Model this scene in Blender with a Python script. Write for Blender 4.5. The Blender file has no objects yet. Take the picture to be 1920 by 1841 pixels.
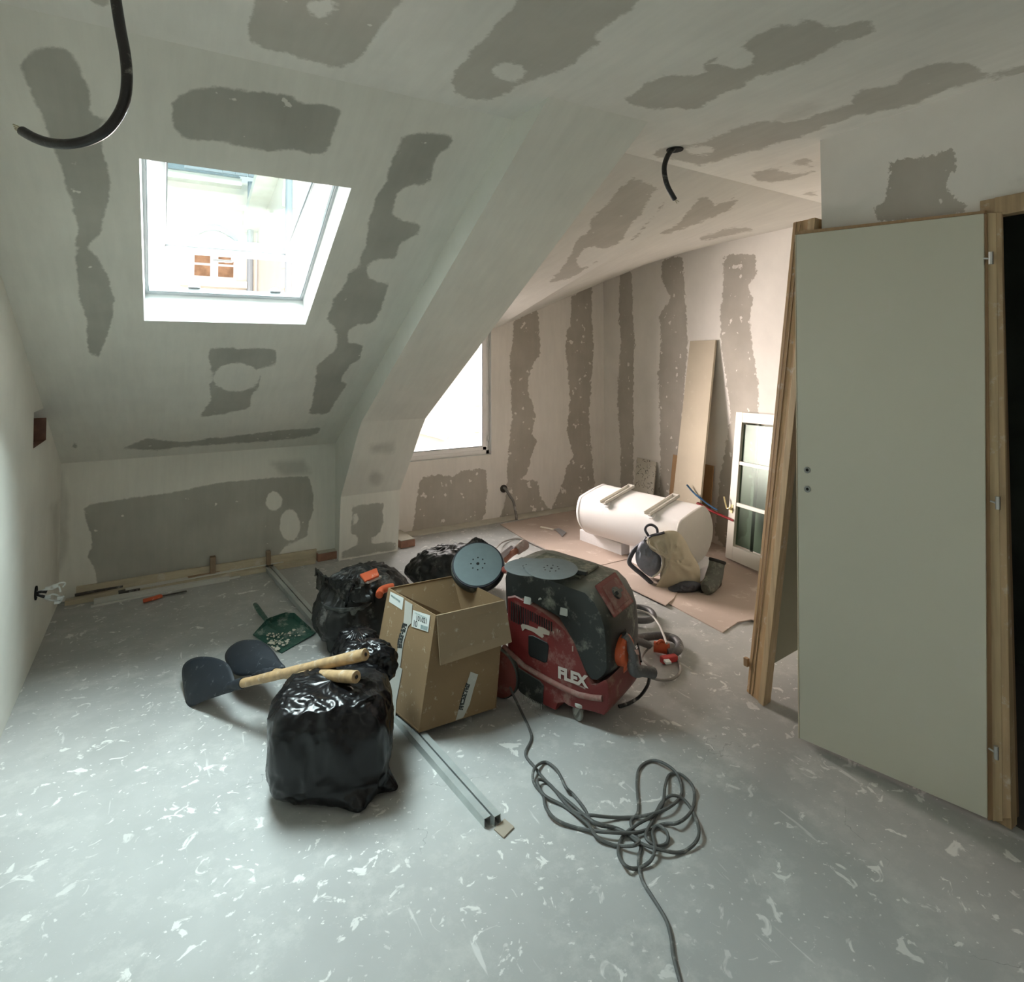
import bpy, bmesh, math, random
import numpy as np
from mathutils import Vector, Matrix, noise
random.seed(7)
EXPOSURE = 0.45
SKYCOL = (.90, .96, .98, 1); SKYSTR = 0.95
SUNSTR = 1.6; SUNCOL = (1.0, .84, .76)
DAY1 = 690.0; DAY2 = 860.0; DAY3 = 380.0; DAY4 = 195.0
TOPHOLE = (-.25, .85, -1.75, -.95)
sc = bpy.context.scene
col = sc.collection
R_ = math.radians
# ---------------------------------------------------------------- camera (wide lens, frame shifted down like the crop of the photograph)
F_, CX, CY, H = 1124.9, 960.0, 637.0, 1.5
def _rot(a, b, c):
    ca, sa, cb, sb, cc, s2 = math.cos(a), math.sin(a), math.cos(b), math.sin(b), math.cos(c), math.sin(c)
    return (np.array([[ca, -sa, 0], [sa, ca, 0], [0, 0, 1]]) @ np.array([[1, 0, 0], [0, cb, -sb], [0, sb, cb]])
            @ np.array([[cc, 0, s2], [0, 1, 0], [-s2, 0, cc]]))
RM = _rot(R_(-30.153), R_(1.686), R_(0.169))
CP = np.array([0, 0, H])
cd = bpy.data.cameras.new('camera'); cam = bpy.data.objects.new('camera', cd); col.objects.link(cam)
m = np.eye(4); m[:3, 0] = RM[:, 0]; m[:3, 1] = RM[:, 2]; m[:3, 2] = -RM[:, 1]; m[:3, 3] = CP
cam.matrix_world = Matrix(m.tolist())
cd.sensor_fit = 'HORIZONTAL'; cd.sensor_width = 36; cd.lens = F_ / 1920 * 36
cd.shift_x = 0; cd.shift_y = -(920.5 - CY) / 1920; cd.clip_start = .02
sc.camera = cam
# ---------------------------------------------------------------- world, sun, exposure
sc.view_settings.view_transform = 'Standard'; sc.view_settings.look = 'None'
sc.view_settings.gamma = 1; sc.view_settings.use_curve_mapping = False
sc.view_settings.exposure = EXPOSURE
w = bpy.data.worlds.new('world'); sc.world = w; w.use_nodes = True
bg = w.node_tree.nodes['Background']; bg.inputs[0].default_value = SKYCOL; bg.inputs[1].default_value = SKYSTR
sd = bpy.data.lights.new('sun', 'SUN'); so = bpy.data.objects.new('sun', sd); col.objects.link(so)
sd.energy = SUNSTR; sd.color = SUNCOL; sd.angle = R_(6)
sv = Vector((-.25, -math.cos(R_(24)), math.sin(R_(24))))       # towards the sun: behind the house, over the roof
so.rotation_euler = sv.to_track_quat('Z', 'Y').to_euler(); so.location = (0, -6, 6)
# daylight lamps: the bright sky above the roof window, and the sunlit court outside the dormer
def daylamp(name, loc, target, sx, sy, power, color):
    l = bpy.data.lights.new(name, 'AREA'); l.shape = 'RECTANGLE'; l.size = sx; l.size_y = sy; l.energy = power; l.color = color
    o = bpy.data.objects.new(name, l); col.objects.link(o); o.location = loc
    o.rotation_euler = (Vector(target) - Vector(loc)).to_track_quat('-Z', 'Y').to_euler(); return o
daylamp('sky_over_roof_window', (.50, 3.50, 3.95), (.34, 2.83, 1.92), 2.8, 1.8, DAY1, (1.0, .955, .945))
daylamp('court_light_at_dormer', (1.25, 6.6, 1.5), (2.2, 4.9, 1.1), 1.7, 1.9, DAY2, (1.0, .85, .785))
daylamp('sky_over_dormer', (2.5, 6.5, 3.2), (2.25, 4.9, 1.1), 1.8, 1.2, DAY3, (1.0, .93, .90))
daylamp('fill_over_added_window', ((TOPHOLE[0] + TOPHOLE[1]) / 2, (TOPHOLE[2] + TOPHOLE[3]) / 2 - .2, 3.7), ((TOPHOLE[0] + TOPHOLE[1]) / 2, (TOPHOLE[2] + TOPHOLE[3]) / 2, 2.4), 2.0, 2.0, DAY4, (.98, .985, .96))  # added fill lamp above the unseen roof window behind the viewpoint
try:
    cy = sc.cycles
    cy.max_bounces = 9; cy.diffuse_bounces = 6; cy.glossy_bounces = 3; cy.transmission_bounces = 6; cy.use_adaptive_sampling = True; cy.adaptive_threshold = .04; cy.transparent_max_bounces = 12
    cy.caustics_reflective = False; cy.caustics_refractive = False; cy.sample_clamp_indirect = 6
    cy.use_denoising = True
except Exception: pass
# ---------------------------------------------------------------- point helpers: a picture point seen on a real plane
def ray(x, y): return RM @ np.array([(x - CX) / F_, 1, -(y - CY) / F_])
def pl(x, y, n, p):
    n = np.array(n, float); d = ray(x, y); return CP + ((np.array(p, float) - CP) @ n) / (d @ n) * d
def P(x, y, z=0.0): return pl(x, y, (0, 0, 1), (0, 0, z))
def PX(x, y, X): return pl(x, y, (1, 0, 0), (X, 0, 0))
def PY(x, y, Y): return pl(x, y, (0, 1, 0), (0, Y, 0))
def projn(V):
    c = (np.asarray(V, float) - CP) @ RM
    d = np.where(c[:, 1] > .05, c[:, 1], np.nan)
    return CX + F_ * c[:, 0] / d, CY - F_ * c[:, 2] / d, d
A = lambda *v: np.array(v, float)
def nrm(v): v = np.array(v, float); return v / np.linalg.norm(v)
# ---------------------------------------------------------------- materials
MATS = {}
def mat(name, c, rough=.6, metal=0., var=.0, vs=6., bump=0., bs=40., dust=0., dcol=(.62, .6, .55), ds=9., spec=.5, stretch=None, c2=None, dz=0., trans=0., coat=0.):
    if name in MATS: return MATS[name]
    M = bpy.data.materials.new(name); M.use_nodes = True; nt = M.node_tree; N = nt.nodes; L = nt.links
    b = N['Principled BSDF']; b.inputs['Roughness'].default_value = rough; b.inputs['Metallic'].default_value = metal
    b.inputs['Specular IOR Level'].default_value = spec; b.inputs['Coat Weight'].default_value = coat
    tc = N.new('ShaderNodeTexCoord'); mp = N.new('ShaderNodeMapping'); L.new(tc.outputs['Object'], mp.inputs[0])
    if stretch: mp.inputs['Scale'].default_value = stretch
    out = None
    col4 = (*c, 1)
    if var > 0 or c2:
        n = N.new('ShaderNodeTexNoise'); n.inputs['Scale'].default_value = vs; n.inputs['Detail'].default_value = 5
        L.new(mp.outputs[0], n.inputs['Vector'])
        r = N.new('ShaderNodeValToRGB'); r.color_ramp.elements[0].position = .3; r.color_ramp.elements[1].position = .7
        k = c2 if c2 else tuple(max(0, x * (1 - var)) for x in c)
        r.color_ramp.elements[0].color = (*k, 1); r.color_ramp.elements[1].color = (*(c if c2 else [min(1, x * (1 + var)) for x in c]), 1)
        L.new(n.outputs[0], r.inputs[0]); out = r.outputs[0]
    if dust > 0:
        n = N.new('ShaderNodeTexNoise'); n.inputs['Scale'].default_value = ds; n.inputs['Detail'].default_value = 8; n.inputs['Roughness'].default_value = .7
        L.new(tc.outputs['Object'], n.inputs['Vector'])
        mr = N.new('ShaderNodeMapRange'); mr.inputs[1].default_value = .62 - dust * .25; mr.inputs[2].default_value = .75 - dust * .1
        mr.inputs[3].default_value = 0; mr.inputs[4].default_value = .85
        L.new(n.outputs[0], mr.inputs[0]); f = mr.outputs[0]
        if dz:      # dust settles on faces that look up
            g = N.new('ShaderNodeNewGeometry'); s = N.new('ShaderNodeSeparateXYZ'); L.new(g.outputs['Normal'], s.inputs[0])
            m2 = N.new('ShaderNodeMapRange'); m2.inputs[1].default_value = .2; m2.inputs[2].default_value = 1; m2.inputs[4].default_value = dz
            L.new(s.outputs[2], m2.inputs[0]); ad = N.new('ShaderNodeMath'); ad.operation = 'ADD'; ad.use_clamp = True
            L.new(f, ad.inputs[0]); L.new(m2.outputs[0], ad.inputs[1]); f = ad.outputs[0]
        mx = N.new('ShaderNodeMix'); mx.data_type = 'RGBA'; L.new(f, mx.inputs[0])
        if out: L.new(out, mx.inputs[6])
        else: mx.inputs[6].default_value = col4
        mx.inputs[7].default_value = (*dcol, 1); out = mx.outputs[2]
    if out: L.new(out, b.inputs['Base Color'])
    else: b.inputs['Base Color'].default_value = col4
    if bump > 0:
        n = N.new('ShaderNodeTexNoise'); n.inputs['Scale'].default_value = bs; n.inputs['Detail'].default_value = 4
        L.new(mp.outputs[0], n.inputs['Vector'])
        bm = N.new('ShaderNodeBump'); bm.inputs['Strength'].default_value = bump; bm.inputs['Distance'].default_value = .01
        L.new(n.outputs[0], bm.inputs['Height']); L.new(bm.outputs[0], b.inputs['Normal'])
    MATS[name] = M; return M
def glassmat(name, tint, refl=.08, rough=.02, mx_=.7):
    M = bpy.data.materials.new(name); M.use_nodes = True; N = M.node_tree.nodes; L = M.node_tree.links; N.clear()
    o = N.new('ShaderNodeOutputMaterial'); t = N.new('ShaderNodeBsdfTransparent'); t.inputs[0].default_value = (*tint, 1)
    g = N.new('ShaderNodeBsdfGlossy'); g.inputs['Roughness'].default_value = rough
    f = N.new('ShaderNodeLayerWeight'); f.inputs[0].default_value = .3
    mr = N.new('ShaderNodeMapRange'); mr.inputs[3].default_value = refl; mr.inputs[4].default_value = mx_
    L.new(f.outputs['Fresnel'], mr.inputs[0]); mx = N.new('ShaderNodeMixShader'); L.new(mr.outputs[0], mx.inputs[0])
    L.new(t.outputs[0], mx.inputs[1]); L.new(g.outputs[0], mx.inputs[2]); L.new(mx.outputs[0], o.inputs[0])
    return M
# ---------------------------------------------------------------- objects
OFF = {}
def tag(o, label=None, cat=None, group=None, kind=None):
    if label: o['label'] = label
    if cat: o['category'] = cat
    if group: o['group'] = group
    if kind: o['kind'] = kind
    return o
def thing(name, loc, label, cat, group=None):
    o = bpy.data.objects.new(name, None); o.empty_display_size = .05; col.objects.link(o)
    o.location = [float(v) for v in loc]; OFF[o.name] = np.array(loc, float)
    return tag(o, label, cat, group)
class MB:
    def __init__(s): s.v = []; s.f = []
    def add(s, V, F):
        k = len(s.v); s.v += [tuple(float(c) for c in q) for q in V]; s.f += [tuple(i + k for i in f) for f in F]; return s
    def hexa(s, c):     # eight corners: bottom ring 0-3, top ring 4-7
        return s.add(c, [(0, 3, 2, 1), (4, 5, 6, 7), (0, 1, 5, 4), (1, 2, 6, 5), (2, 3, 7, 6), (3, 0, 4, 7)])
    def ob(s, o, a, b, c):   # box from a corner along three vectors
        o, a, b, c = map(lambda q: np.array(q, float), (o, a, b, c))
        return s.hexa([o, o + a, o + a + b, o + b, o + c, o + a + c, o + a + b + c, o + b + c])
    def box(s, lo, hi):
        lo = np.array(lo, float); d = np.array(hi, float) - lo
        return s.ob(lo, (d[0], 0, 0), (0, d[1], 0), (0, 0, d[2]))
    def bar(s, p, q, w, h, up=(0, 0, 1)):     # rectangular bar between two points
        p = np.array(p, float); q = np.array(q, float); d = nrm(q - p); sx = np.cross(d, up)
        if np.linalg.norm(sx) < 1e-4: sx = np.cross(d, (1, 0, 0))
        sx = nrm(sx); u = nrm(np.cross(sx, d))
        return s.ob(p - sx * w / 2 - u * h / 2, q - p, sx * w, u * h)
    def prism(s, poly, vec):
        n = len(poly); V = [np.array(p, float) for p in poly]; V += [p + np.array(vec, float) for p in V]
        return s.add(V, [tuple(range(n))[::-1], tuple(range(n, 2 * n))] + [(i, (i + 1) % n, n + (i + 1) % n, n + i) for i in range(n)])
    def tube(s, pts, r, n=10, cap=True, ry=None):
        pts = [np.array(p, float) for p in pts]; m = len(pts); rr = r if hasattr(r, '__len__') else [r] * m
        T = [nrm(pts[min(i + 1, m - 1)] - pts[max(i - 1, 0)]) for i in range(m)]
        up = A(0, 0, 1) if abs(T[0][2]) < .9 else A(1, 0, 0)
        a = nrm(np.cross(T[0], up)); V = []
        for i in range(m):
            a = nrm(a - T[i] * (a @ T[i])); b = np.cross(T[i], a)
            V += [pts[i] + rr[i] * (math.cos(2 * math.pi * k / n) * a + (ry or 1) * math.sin(2 * math.pi * k / n) * b) for k in range(n)]
        F = [(i * n + k, i * n + (k + 1) % n, (i + 1) * n + (k + 1) % n, (i + 1) * n + k) for i in range(m - 1) for k in range(n)]
        if cap: F += [tuple(range(n))[::-1], tuple(range((m - 1) * n, m * n))]
        return s.add(V, F)
    def lathe(s, prof, o, ax=(0, 0, 1), n=32, cap=True):   # profile of (radius, height) about an axis
        ax = nrm(ax); t = A(1, 0, 0) if abs(ax[0]) < .8 else A(0, 1, 0); a = nrm(np.cross(ax, t)); b = np.cross(ax, a); o = np.array(o, float)
        V = [o + ax * h + r * (math.cos(2 * math.pi * k / n) * a + math.sin(2 * math.pi * k / n) * b) for r, h in prof for k in range(n)]
        m = len(prof); F = [(i * n + k, i * n + (k + 1) % n, (i + 1) * n + (k + 1) % n, (i + 1) * n + k) for i in range(m - 1) for k in range(n)]
        if cap: F += [tuple(range(n))[::-1], tuple(range((m - 1) * n, m * n))]
        return s.add(V, F)
    def cyl(s, p, q, r, n=20): return s.lathe([(r, 0), (r, float(np.linalg.norm(np.array(q, float) - p)))], p, np.array(q, float) - p, n)
    def grid(s, nu, nv, fn, wrap=False, flip=False):
        V = [fn(i / (nu - (0 if wrap else 1)), j / (nv - 1)) for j in range(nv) for i in range(nu)]
        F = [(j * nu + i, j * nu + (i + 1) % nu, (j + 1) * nu + (i + 1) % nu, (j + 1) * nu + i) for j in range(nv - 1) for i in range(nu if wrap else nu - 1)]
        if flip: F = [f[::-1] for f in F]
        return s.add(V, F)
    def build(s, name, M, parent=None, smooth=False, bevel=0, loc=None, fix=True, seg=2, solid=0, sub=0):
        V = np.array(s.v, float)
        if parent is not None: off = OFF[parent.name]
        else: off = np.array(loc, float) if loc is not None else A((V[:, 0].min() + V[:, 0].max()) / 2, (V[:, 1].min() + V[:, 1].max()) / 2, V[:, 2].min())
        me = bpy.data.meshes.new(name); me.from_pydata([tuple(q) for q in (V - off)], [], s.f)
        if fix:
            bm = bmesh.new(); bm.from_mesh(me); bmesh.ops.recalc_face_normals(bm, faces=bm.faces); bm.to_mesh(me); bm.free()
        me.materials.append(M)
        if smooth: me.polygons.foreach_set('use_smooth', [True] * len(me.polygons))
        me.update()
        o = bpy.data.objects.new(name, me); col.objects.link(o); OFF[o.name] = off
        if parent is not None: o.parent = parent
        else: o.location = [float(v) for v in off]
        if sub:
            md = o.modifiers.new('sub', 'SUBSURF'); md.levels = sub; md.render_levels = sub
        if solid:
            md = o.modifiers.new('solid', 'SOLIDIFY'); md.thickness = solid; md.offset = -1
        if bevel:
            md = o.modifiers.new('bevel', 'BEVEL'); md.width = bevel; md.segments = seg; md.limit_method = 'ANGLE'; md.angle_limit = R_(35)
            if smooth is None or not smooth:
                me.polygons.foreach_set('use_smooth', [True] * len(me.polygons)); md.harden_normals = True
        elif smooth:
            try: me.set_sharp_from_angle(angle=R_(40))
            except Exception: pass
        return o
def cr(pts, k=8, closed=False):   # Catmull-Rom through points
    p = [np.array(q, float) for q in pts]; n = len(p); out = []
    for i in range(n if closed else n - 1):
        g = (lambda j: p[j % n]) if closed else (lambda j: p[min(max(j, 0), n - 1)])
        a, b, c, d = g(i - 1), g(i), g(i + 1), g(i + 2)
        for t in np.linspace(0, 1, k, endpoint=False):
            out.append(.5 * ((2 * b) + (c - a) * t + (2 * a - 5 * b + 4 * c - d) * t * t + (3 * b - a - 3 * c + d) * t ** 3))
    if not closed: out.append(p[-1])
    return out
def text(name, s, o, ux, uy, size, M, parent, depth=.0008, sx=1.0, align='CENTER', bold=0.0):
    cu = bpy.data.curves.new(name, 'FONT'); cu.body = s; cu.size = size; cu.align_x = align; cu.align_y = 'CENTER'; cu.extrude = depth; cu.offset = bold; cu.resolution_u = 3
    ob = bpy.data.objects.new(name + '_t', cu); col.objects.link(ob); dg = bpy.context.evaluated_depsgraph_get(); dg.update()
    me = bpy.data.meshes.new_from_object(ob.evaluated_get(dg)); bpy.data.objects.remove(ob); bpy.data.curves.remove(cu)
    ux, uy = nrm(ux), nrm(uy); uz = nrm(np.cross(ux, uy)); uy = np.cross(uz, ux)
    off = np.array(o, float) - OFF[parent.name]
    for v in me.vertices:
        c = v.co; q = off + ux * c[0] * sx + uy * c[1] + uz * c[2]; v.co = [float(t) for t in q]
    me.materials.clear(); me.materials.append(M); me.name = name
    q = bpy.data.objects.new(name, me); col.objects.link(q); q.parent = parent; OFF[q.name] = OFF[parent.name]
    return q
def copy_tree(o, parent=None):
    c = o.copy(); col.objects.link(c); OFF[c.name] = OFF.get(o.name)
    if parent is not None: c.parent = parent
    for ch in [x for x in o.children]: copy_tree(ch, c)
    return c
def fbm(p, o=4): return noise.fractal(Vector(p), 1.0, 2.0, o)
def ridge(p, o=3):
    s = 0; a = 1; q = Vector(p)
    for _ in range(o): s += a * (1 - abs(noise.noise(q)) * 2); a *= .5; q = q * 2.03 + Vector((3.1, 1.7, 5.3))
    return s / 1.75
# ================================================================ plastered walls with bare-board patches
PB = A(0, 1.55, 2.70); PB = PB / np.linalg.norm(PB)      # normal of the roof slope
def scr(x0, y0, s, pts): return [(x0 + x / s, y0 + y / s) for x, y in pts]
C2 = lambda p: scr(500, 0, 2.63, p)
C3 = lambda p: scr(1150, 0, 2.4935, p)
C4 = lambda p: scr(0, 650, 2.63, p)
C5 = lambda p: scr(560, 560, 3.2, p)
C6 = lambda p: scr(560, 740, 5.417, p)
C7 = lambda p: scr(1400, 60, 3.692, p)
def ell(x, y, a, b, rot=0, n=14):
    c, s_ = math.cos(R_(rot)), math.sin(R_(rot))
    return [(x + a * math.cos(t) * c - b * math.sin(t) * s_, y + a * math.cos(t) * s_ + b * math.sin(t) * c) for t in [2 * math.pi * k / n for k in range(n)]]
def sdpoly(X, Y, poly):
    d = np.full(X.shape, 1e9); ins = np.zeros(X.shape, bool); n = len(poly)
    for i in range(n):
        ax, ay = poly[i]; bx, by = poly[(i + 1) % n]; ex, ey = bx - ax, by - ay
        t = np.clip(((X - ax) * ex + (Y - ay) * ey) / (ex * ex + ey * ey + 1e-9), 0, 1)
        d = np.minimum(d, np.hypot(X - ax - t * ex, Y - ay - t * ey))
        c = ((ay > Y) != (by > Y)) & (X < (bx - ax) * (Y - ay) / (by - ay + 1e-12) + ax); ins ^= c
    return np.where(ins, -d, d)
def patch_attr(ob, patches, dabs, soft=()):
    me = ob.data; n = len(me.vertices); co = np.empty(n * 3); me.vertices.foreach_get('co', co); co = co.reshape(-1, 3) + OFF[ob.name]
    X, Y, D = projn(co); bad = np.isnan(X); X = np.where(bad, 1e6, X); Y = np.where(bad, 1e6, Y); D = np.where(bad, 1, D)
    s = np.full(n, 1e4)
    for p in patches: s = np.minimum(s, sdpoly(X, Y, p))
    for p in dabs: s = np.maximum(s, -sdpoly(X, Y, p))
    sf = np.full(n, 1e4)
    for p in soft: sf = np.minimum(sf, sdpoly(X, Y, p))
    for nm, q in (('sd', s), ('sf', sf)):
        a = me.attributes.new(nm, 'FLOAT', 'POINT'); a.data.foreach_set('value', np.clip(q * D / F_, -.15, .15))
def plaster(name, light, dark, amp=.012, seed=0., es=9, blur=.004, fk=.70):
    M = bpy.data.materials.new(name); M.use_nodes = True; nt = M.node_tree; N = nt.nodes; L = nt.links; b = N['Principled BSDF']
    b.inputs['Roughness'].default_value = .88; b.inputs['Specular IOR Level'].default_value = .25
    tc = N.new('ShaderNodeTexCoord'); mp = N.new('ShaderNodeMapping'); L.new(tc.outputs['Object'], mp.inputs[0]); mp.inputs['Location'].default_value = (seed, seed * .7, 0)
    def nz(sc_, det=4, rough=.55, v=None):
        n = N.new('ShaderNodeTexNoise'); n.inputs['Scale'].default_value = sc_; n.inputs['Detail'].default_value = det; n.inputs['Roughness'].default_value = rough
        L.new(v or mp.outputs[0], n.inputs['Vector']); return n.outputs[0]
    def mth(op, a, b_, cl=False):
        q = N.new('ShaderNodeMath'); q.operation = op; q.use_clamp = cl
        for k, z in enumerate((a, b_)):
            if isinstance(z, (int, float)): q.inputs[k].default_value = z
            else: L.new(z, q.inputs[k])
        return q.outputs[0]
    at = N.new('ShaderNodeAttribute'); at.attribute_name = 'sd'
    e = mth('MULTIPLY', mth('SUBTRACT', nz(es, 6, .7), .5), amp * 4.5)
    e2 = mth('MULTIPLY', mth('SUBTRACT', nz(45, 3), .5), amp * 1.2)
    sdv = mth('ADD', mth('ADD', at.outputs['Fac'], e), e2)
    mr = N.new('ShaderNodeMapRange'); mr.interpolation_type = 'SMOOTHSTEP'; mr.inputs[1].default_value = -blur; mr.inputs[2].default_value = blur
    mr.inputs[3].default_value = 1; mr.inputs[4].default_value = 0; L.new(sdv, mr.inputs[0])
    at2 = N.new('ShaderNodeAttribute'); at2.attribute_name = 'sf'
    m2 = N.new('ShaderNodeMapRange'); m2.interpolation_type = 'SMOOTHSTEP'; m2.inputs[1].default_value = -.03; m2.inputs[2].default_value = .03
    m2.inputs[3].default_value = .55; m2.inputs[4].default_value = 0; L.new(mth('ADD', at2.outputs['Fac'], e), m2.inputs[0])
    # white flecks of compound inside the bare patches, thin veil where the coat was scraped
    fl = N.new('ShaderNodeMapRange'); fl.inputs[1].default_value = fk; fl.inputs[2].default_value = fk + .03; L.new(nz(16, 3, .5), fl.inputs[0])
    veil = N.new('ShaderNodeMapRange'); veil.inputs[1].default_value = .35; veil.inputs[2].default_value = .75; veil.inputs[4].default_value = .22; L.new(nz(3, 5), veil.inputs[0])
    fac = mth('MULTIPLY', mr.outputs[0], mth('SUBTRACT', 1, fl.outputs[0]))
    fac = mth('MULTIPLY', fac, mth('SUBTRACT', 1, veil.outputs[0]))
    fac = mth('MAXIMUM', fac, m2.outputs[0])
    var = N.new('ShaderNodeMapRange'); var.inputs[1].default_value = .25; var.inputs[2].default_value = .75; var.inputs[3].default_value = .90; var.inputs[4].default_value = 1.06
    L.new(nz(1.6, 6, .6), var.inputs[0])
    st = N.new('ShaderNodeMapping'); st.inputs['Scale'].default_value = (9, 1.2, 1.2); L.new(mp.outputs[0], st.inputs[0])
    v2 = N.new('ShaderNodeMapRange'); v2.inputs[1].default_value = .3; v2.inputs[2].default_value = .7; v2.inputs[3].default_value = .96; v2.inputs[4].default_value = 1.03
    L.new(nz(3, 4, .6, st.outputs[0]), v2.inputs[0])
    mx = N.new('ShaderNodeMix'); mx.data_type = 'RGBA'; L.new(fac, mx.inputs[0]); mx.inputs[6].default_value = (*light, 1); mx.inputs[7].default_value = (*dark, 1)
    vm = N.new('ShaderNodeVectorMath'); vm.operation = 'SCALE'; L.new(mx.outputs[2], vm.inputs[0]); L.new(mth('MULTIPLY', var.outputs[0], v2.outputs[0]), vm.inputs['Scale'])
    L.new(vm.outputs[0], b.inputs['Base Color'])
    bp = N.new('ShaderNodeBump'); bp.inputs['Strength'].default_value = .12; bp.inputs['Distance'].default_value = .004
    L.new(mth('ADD', nz(7, 6), mth('MULTIPLY', mr.outputs[0], -.4)), bp.inputs['Height']); L.new(bp.outputs[0], b.inputs['Normal'])
    return M
WL, WD = (.79, .78, .715), (.41, .405, .36)
m_slope = plaster('plaster_slope', WL, WD, .009, 0, 12, .006)
m_ceil = plaster('plaster_ceiling', (.82, .805, .75), (.53, .51, .455), .010, 3, 14, .005)
m_wall = plaster('plaster_wall', (.80, .77, .725), (.43, .40, .35), .017, 7, 20, .003, .655)
m_dorm = plaster('plaster_dormer_shaded', (.70, .685, .635), (.45, .43, .38), .014, 5, 16, .005)  # darker coat than the ceiling: shade of the slope put into the colour
m_plain = plaster('plaster_plain', (.77, .77, .71), (.42, .42, .37), .01, 11)
def lin(a, b, step, extra=()):
    v = sorted(set(list(np.linspace(a, b, max(2, int(round(abs(b - a) / step)) + 1))) + list(extra))); o = [v[0]]
    for x in v[1:]:
        if x - o[-1] > 1e-4: o.append(x)
    return o
def wallgrid(name, fn, us, vs, M, hole=None, patches=(), dabs=(), soft=(), kind='structure', solid=0, flip=False):
    b = MB(); nu, nv = len(us), len(vs)
    b.v = [tuple(fn(u, v)) for v in vs for u in us]
    for j in range(nv - 1):
        for i in range(nu - 1):
            cu, cv = (us[i] + us[i + 1]) / 2, (vs[j] + vs[j + 1]) / 2
            if hole and any(h[0] < cu < h[1] and h[2] < cv < h[3] for h in hole): continue
            f = (j * nu + i, j * nu + i + 1, (j + 1) * nu + i + 1, (j + 1) * nu + i); b.f.append(f[::-1] if flip else f)
    o = b.build(name, M, loc=(0, 0, 0) if False else None, fix=False)
    patch_attr(o, patches, dabs, soft); tag(o, kind=kind)
    if solid:
        md = o.modifiers.new('solid', 'SOLIDIFY'); md.thickness = solid; md.offset = 1
    return o
XL, YK, ZK, YC, ZC = -.54, 4.64, .85, 1.94, 2.40      # left wall, knee wall, top of knee wall, ceiling line of slope, ceiling height
YW, XP, YP = 4.94, 2.35, 1.49                        # dormer window wall, partition face, partition end
SL = math.hypot(YK - YC, ZC - ZK)
SD = A(0, (YC - YK) / SL, (ZC - ZK) / SL)             # up the slope
SN = A(0, -SD[2], SD[1]) * -1                         # outward normal (up and away)
if SN[2] < 0: SN = -SN
def slp(x, t, d=0): return A(x, YK, ZK) + SD * t + SN * d
def sab(px, py):
    q = pl(px, py, SN, (0, YK, ZK)); return q[0], (q - A(0, YK, ZK)) @ SD
# skylight opening in (x, t)
hx0, hx1 = -.078, .632; ht0, ht1 = sab(420, 605)[1], sab(460, 325)[1]
pA = [
 [(40,120),(60,92),(95,88),(135,95),(150,130),(165,165),(170,205),(176,218),(208,222),(206,238),(184,240),(190,275),(203,320),(206,360),(196,400),(186,440),(168,455),(158,462),(180,478),(200,510),(214,560),(210,600),(197,640),(185,668),(166,660),(162,600),(148,550),(140,480),(146,430),(132,370),(110,300),(88,240),(62,180)],
 [(325,190),(345,170),(400,162),(460,170),(540,178),(570,195),(615,195),(640,210),(625,250),(612,290),(585,292),(555,280),(500,283),(440,270),(390,265),(340,258),(322,225)],
 C2([(660,680),(740,650),(910,665),(920,710),(840,760),(815,830),(810,900),(700,920),(640,960),(620,1060),(700,1100),(770,1105),(750,1160),(660,1190),(640,1260),(600,1300),(600,1400),(570,1500),(530,1590),(480,1600),(400,1620),(400,1690),(470,1700),(460,1770),(410,1800),(360,1880),(400,1890),(300,2040),(210,2040),(240,1900),(250,1800),(340,1720),(350,1650),(300,1580),(330,1480),(390,1400),(400,1350),(440,1330),(490,1200),(500,1080),(550,960),(590,900),(610,800),(650,720)]),
 C4([(1020,5),(1360,10),(1360,90),(1280,105),(1280,200),(1240,230),(1235,300),(1090,335),(980,345),(1040,270),(1030,150),(1040,100)]),
 C4([(610,500),(720,455),(930,470),(1040,450),(1180,440),(1400,410),(1580,400),(1570,430),(1440,455),(1180,475),(940,490),(760,510)]),
 C4(ell(370,485,16,14))]
dA = [C2(ell(735,1005,105,95)), C2(ell(585,1335,95,62)), C2(ell(490,1645,90,52)), C4(ell(1165,150,115,72)), C2(ell(150,1650,200,90))]
xR = 1.20
wallgrid('wall_slope', lambda u, v: slp(u, v), lin(XL - .06, xR, .03, (hx0, hx1)), lin(-.004, SL + .03, .03, (ht0, ht1)), m_slope,
         [(hx0, hx1, ht0, ht1)], pA, dA)
pK = [C4([(410,800),(440,780),(600,750),(690,740),(850,720),(1080,670),(1310,650),(1420,640),(1520,640),(1540,700),(1550,800),(1520,870),(1520,930),(1400,990),(1320,1100),(900,1200),(490,1220),(470,1100),(430,1030),(460,980),(440,900)])]
wallgrid('wall_knee', lambda u, v: A(u, YK, v), lin(XL - .06, xR, .03), lin(-.05, ZK + .005, .03), m_slope, None, pK,
         [C4(ell(1350,760,40,48)), C4(ell(1430,880,50,80))], [C4([(300,620),(335,760),(330,1000),(290,1100),(288,900)]), C4([(1330,570),(1500,560),(1530,620),(1400,640)])])
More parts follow.
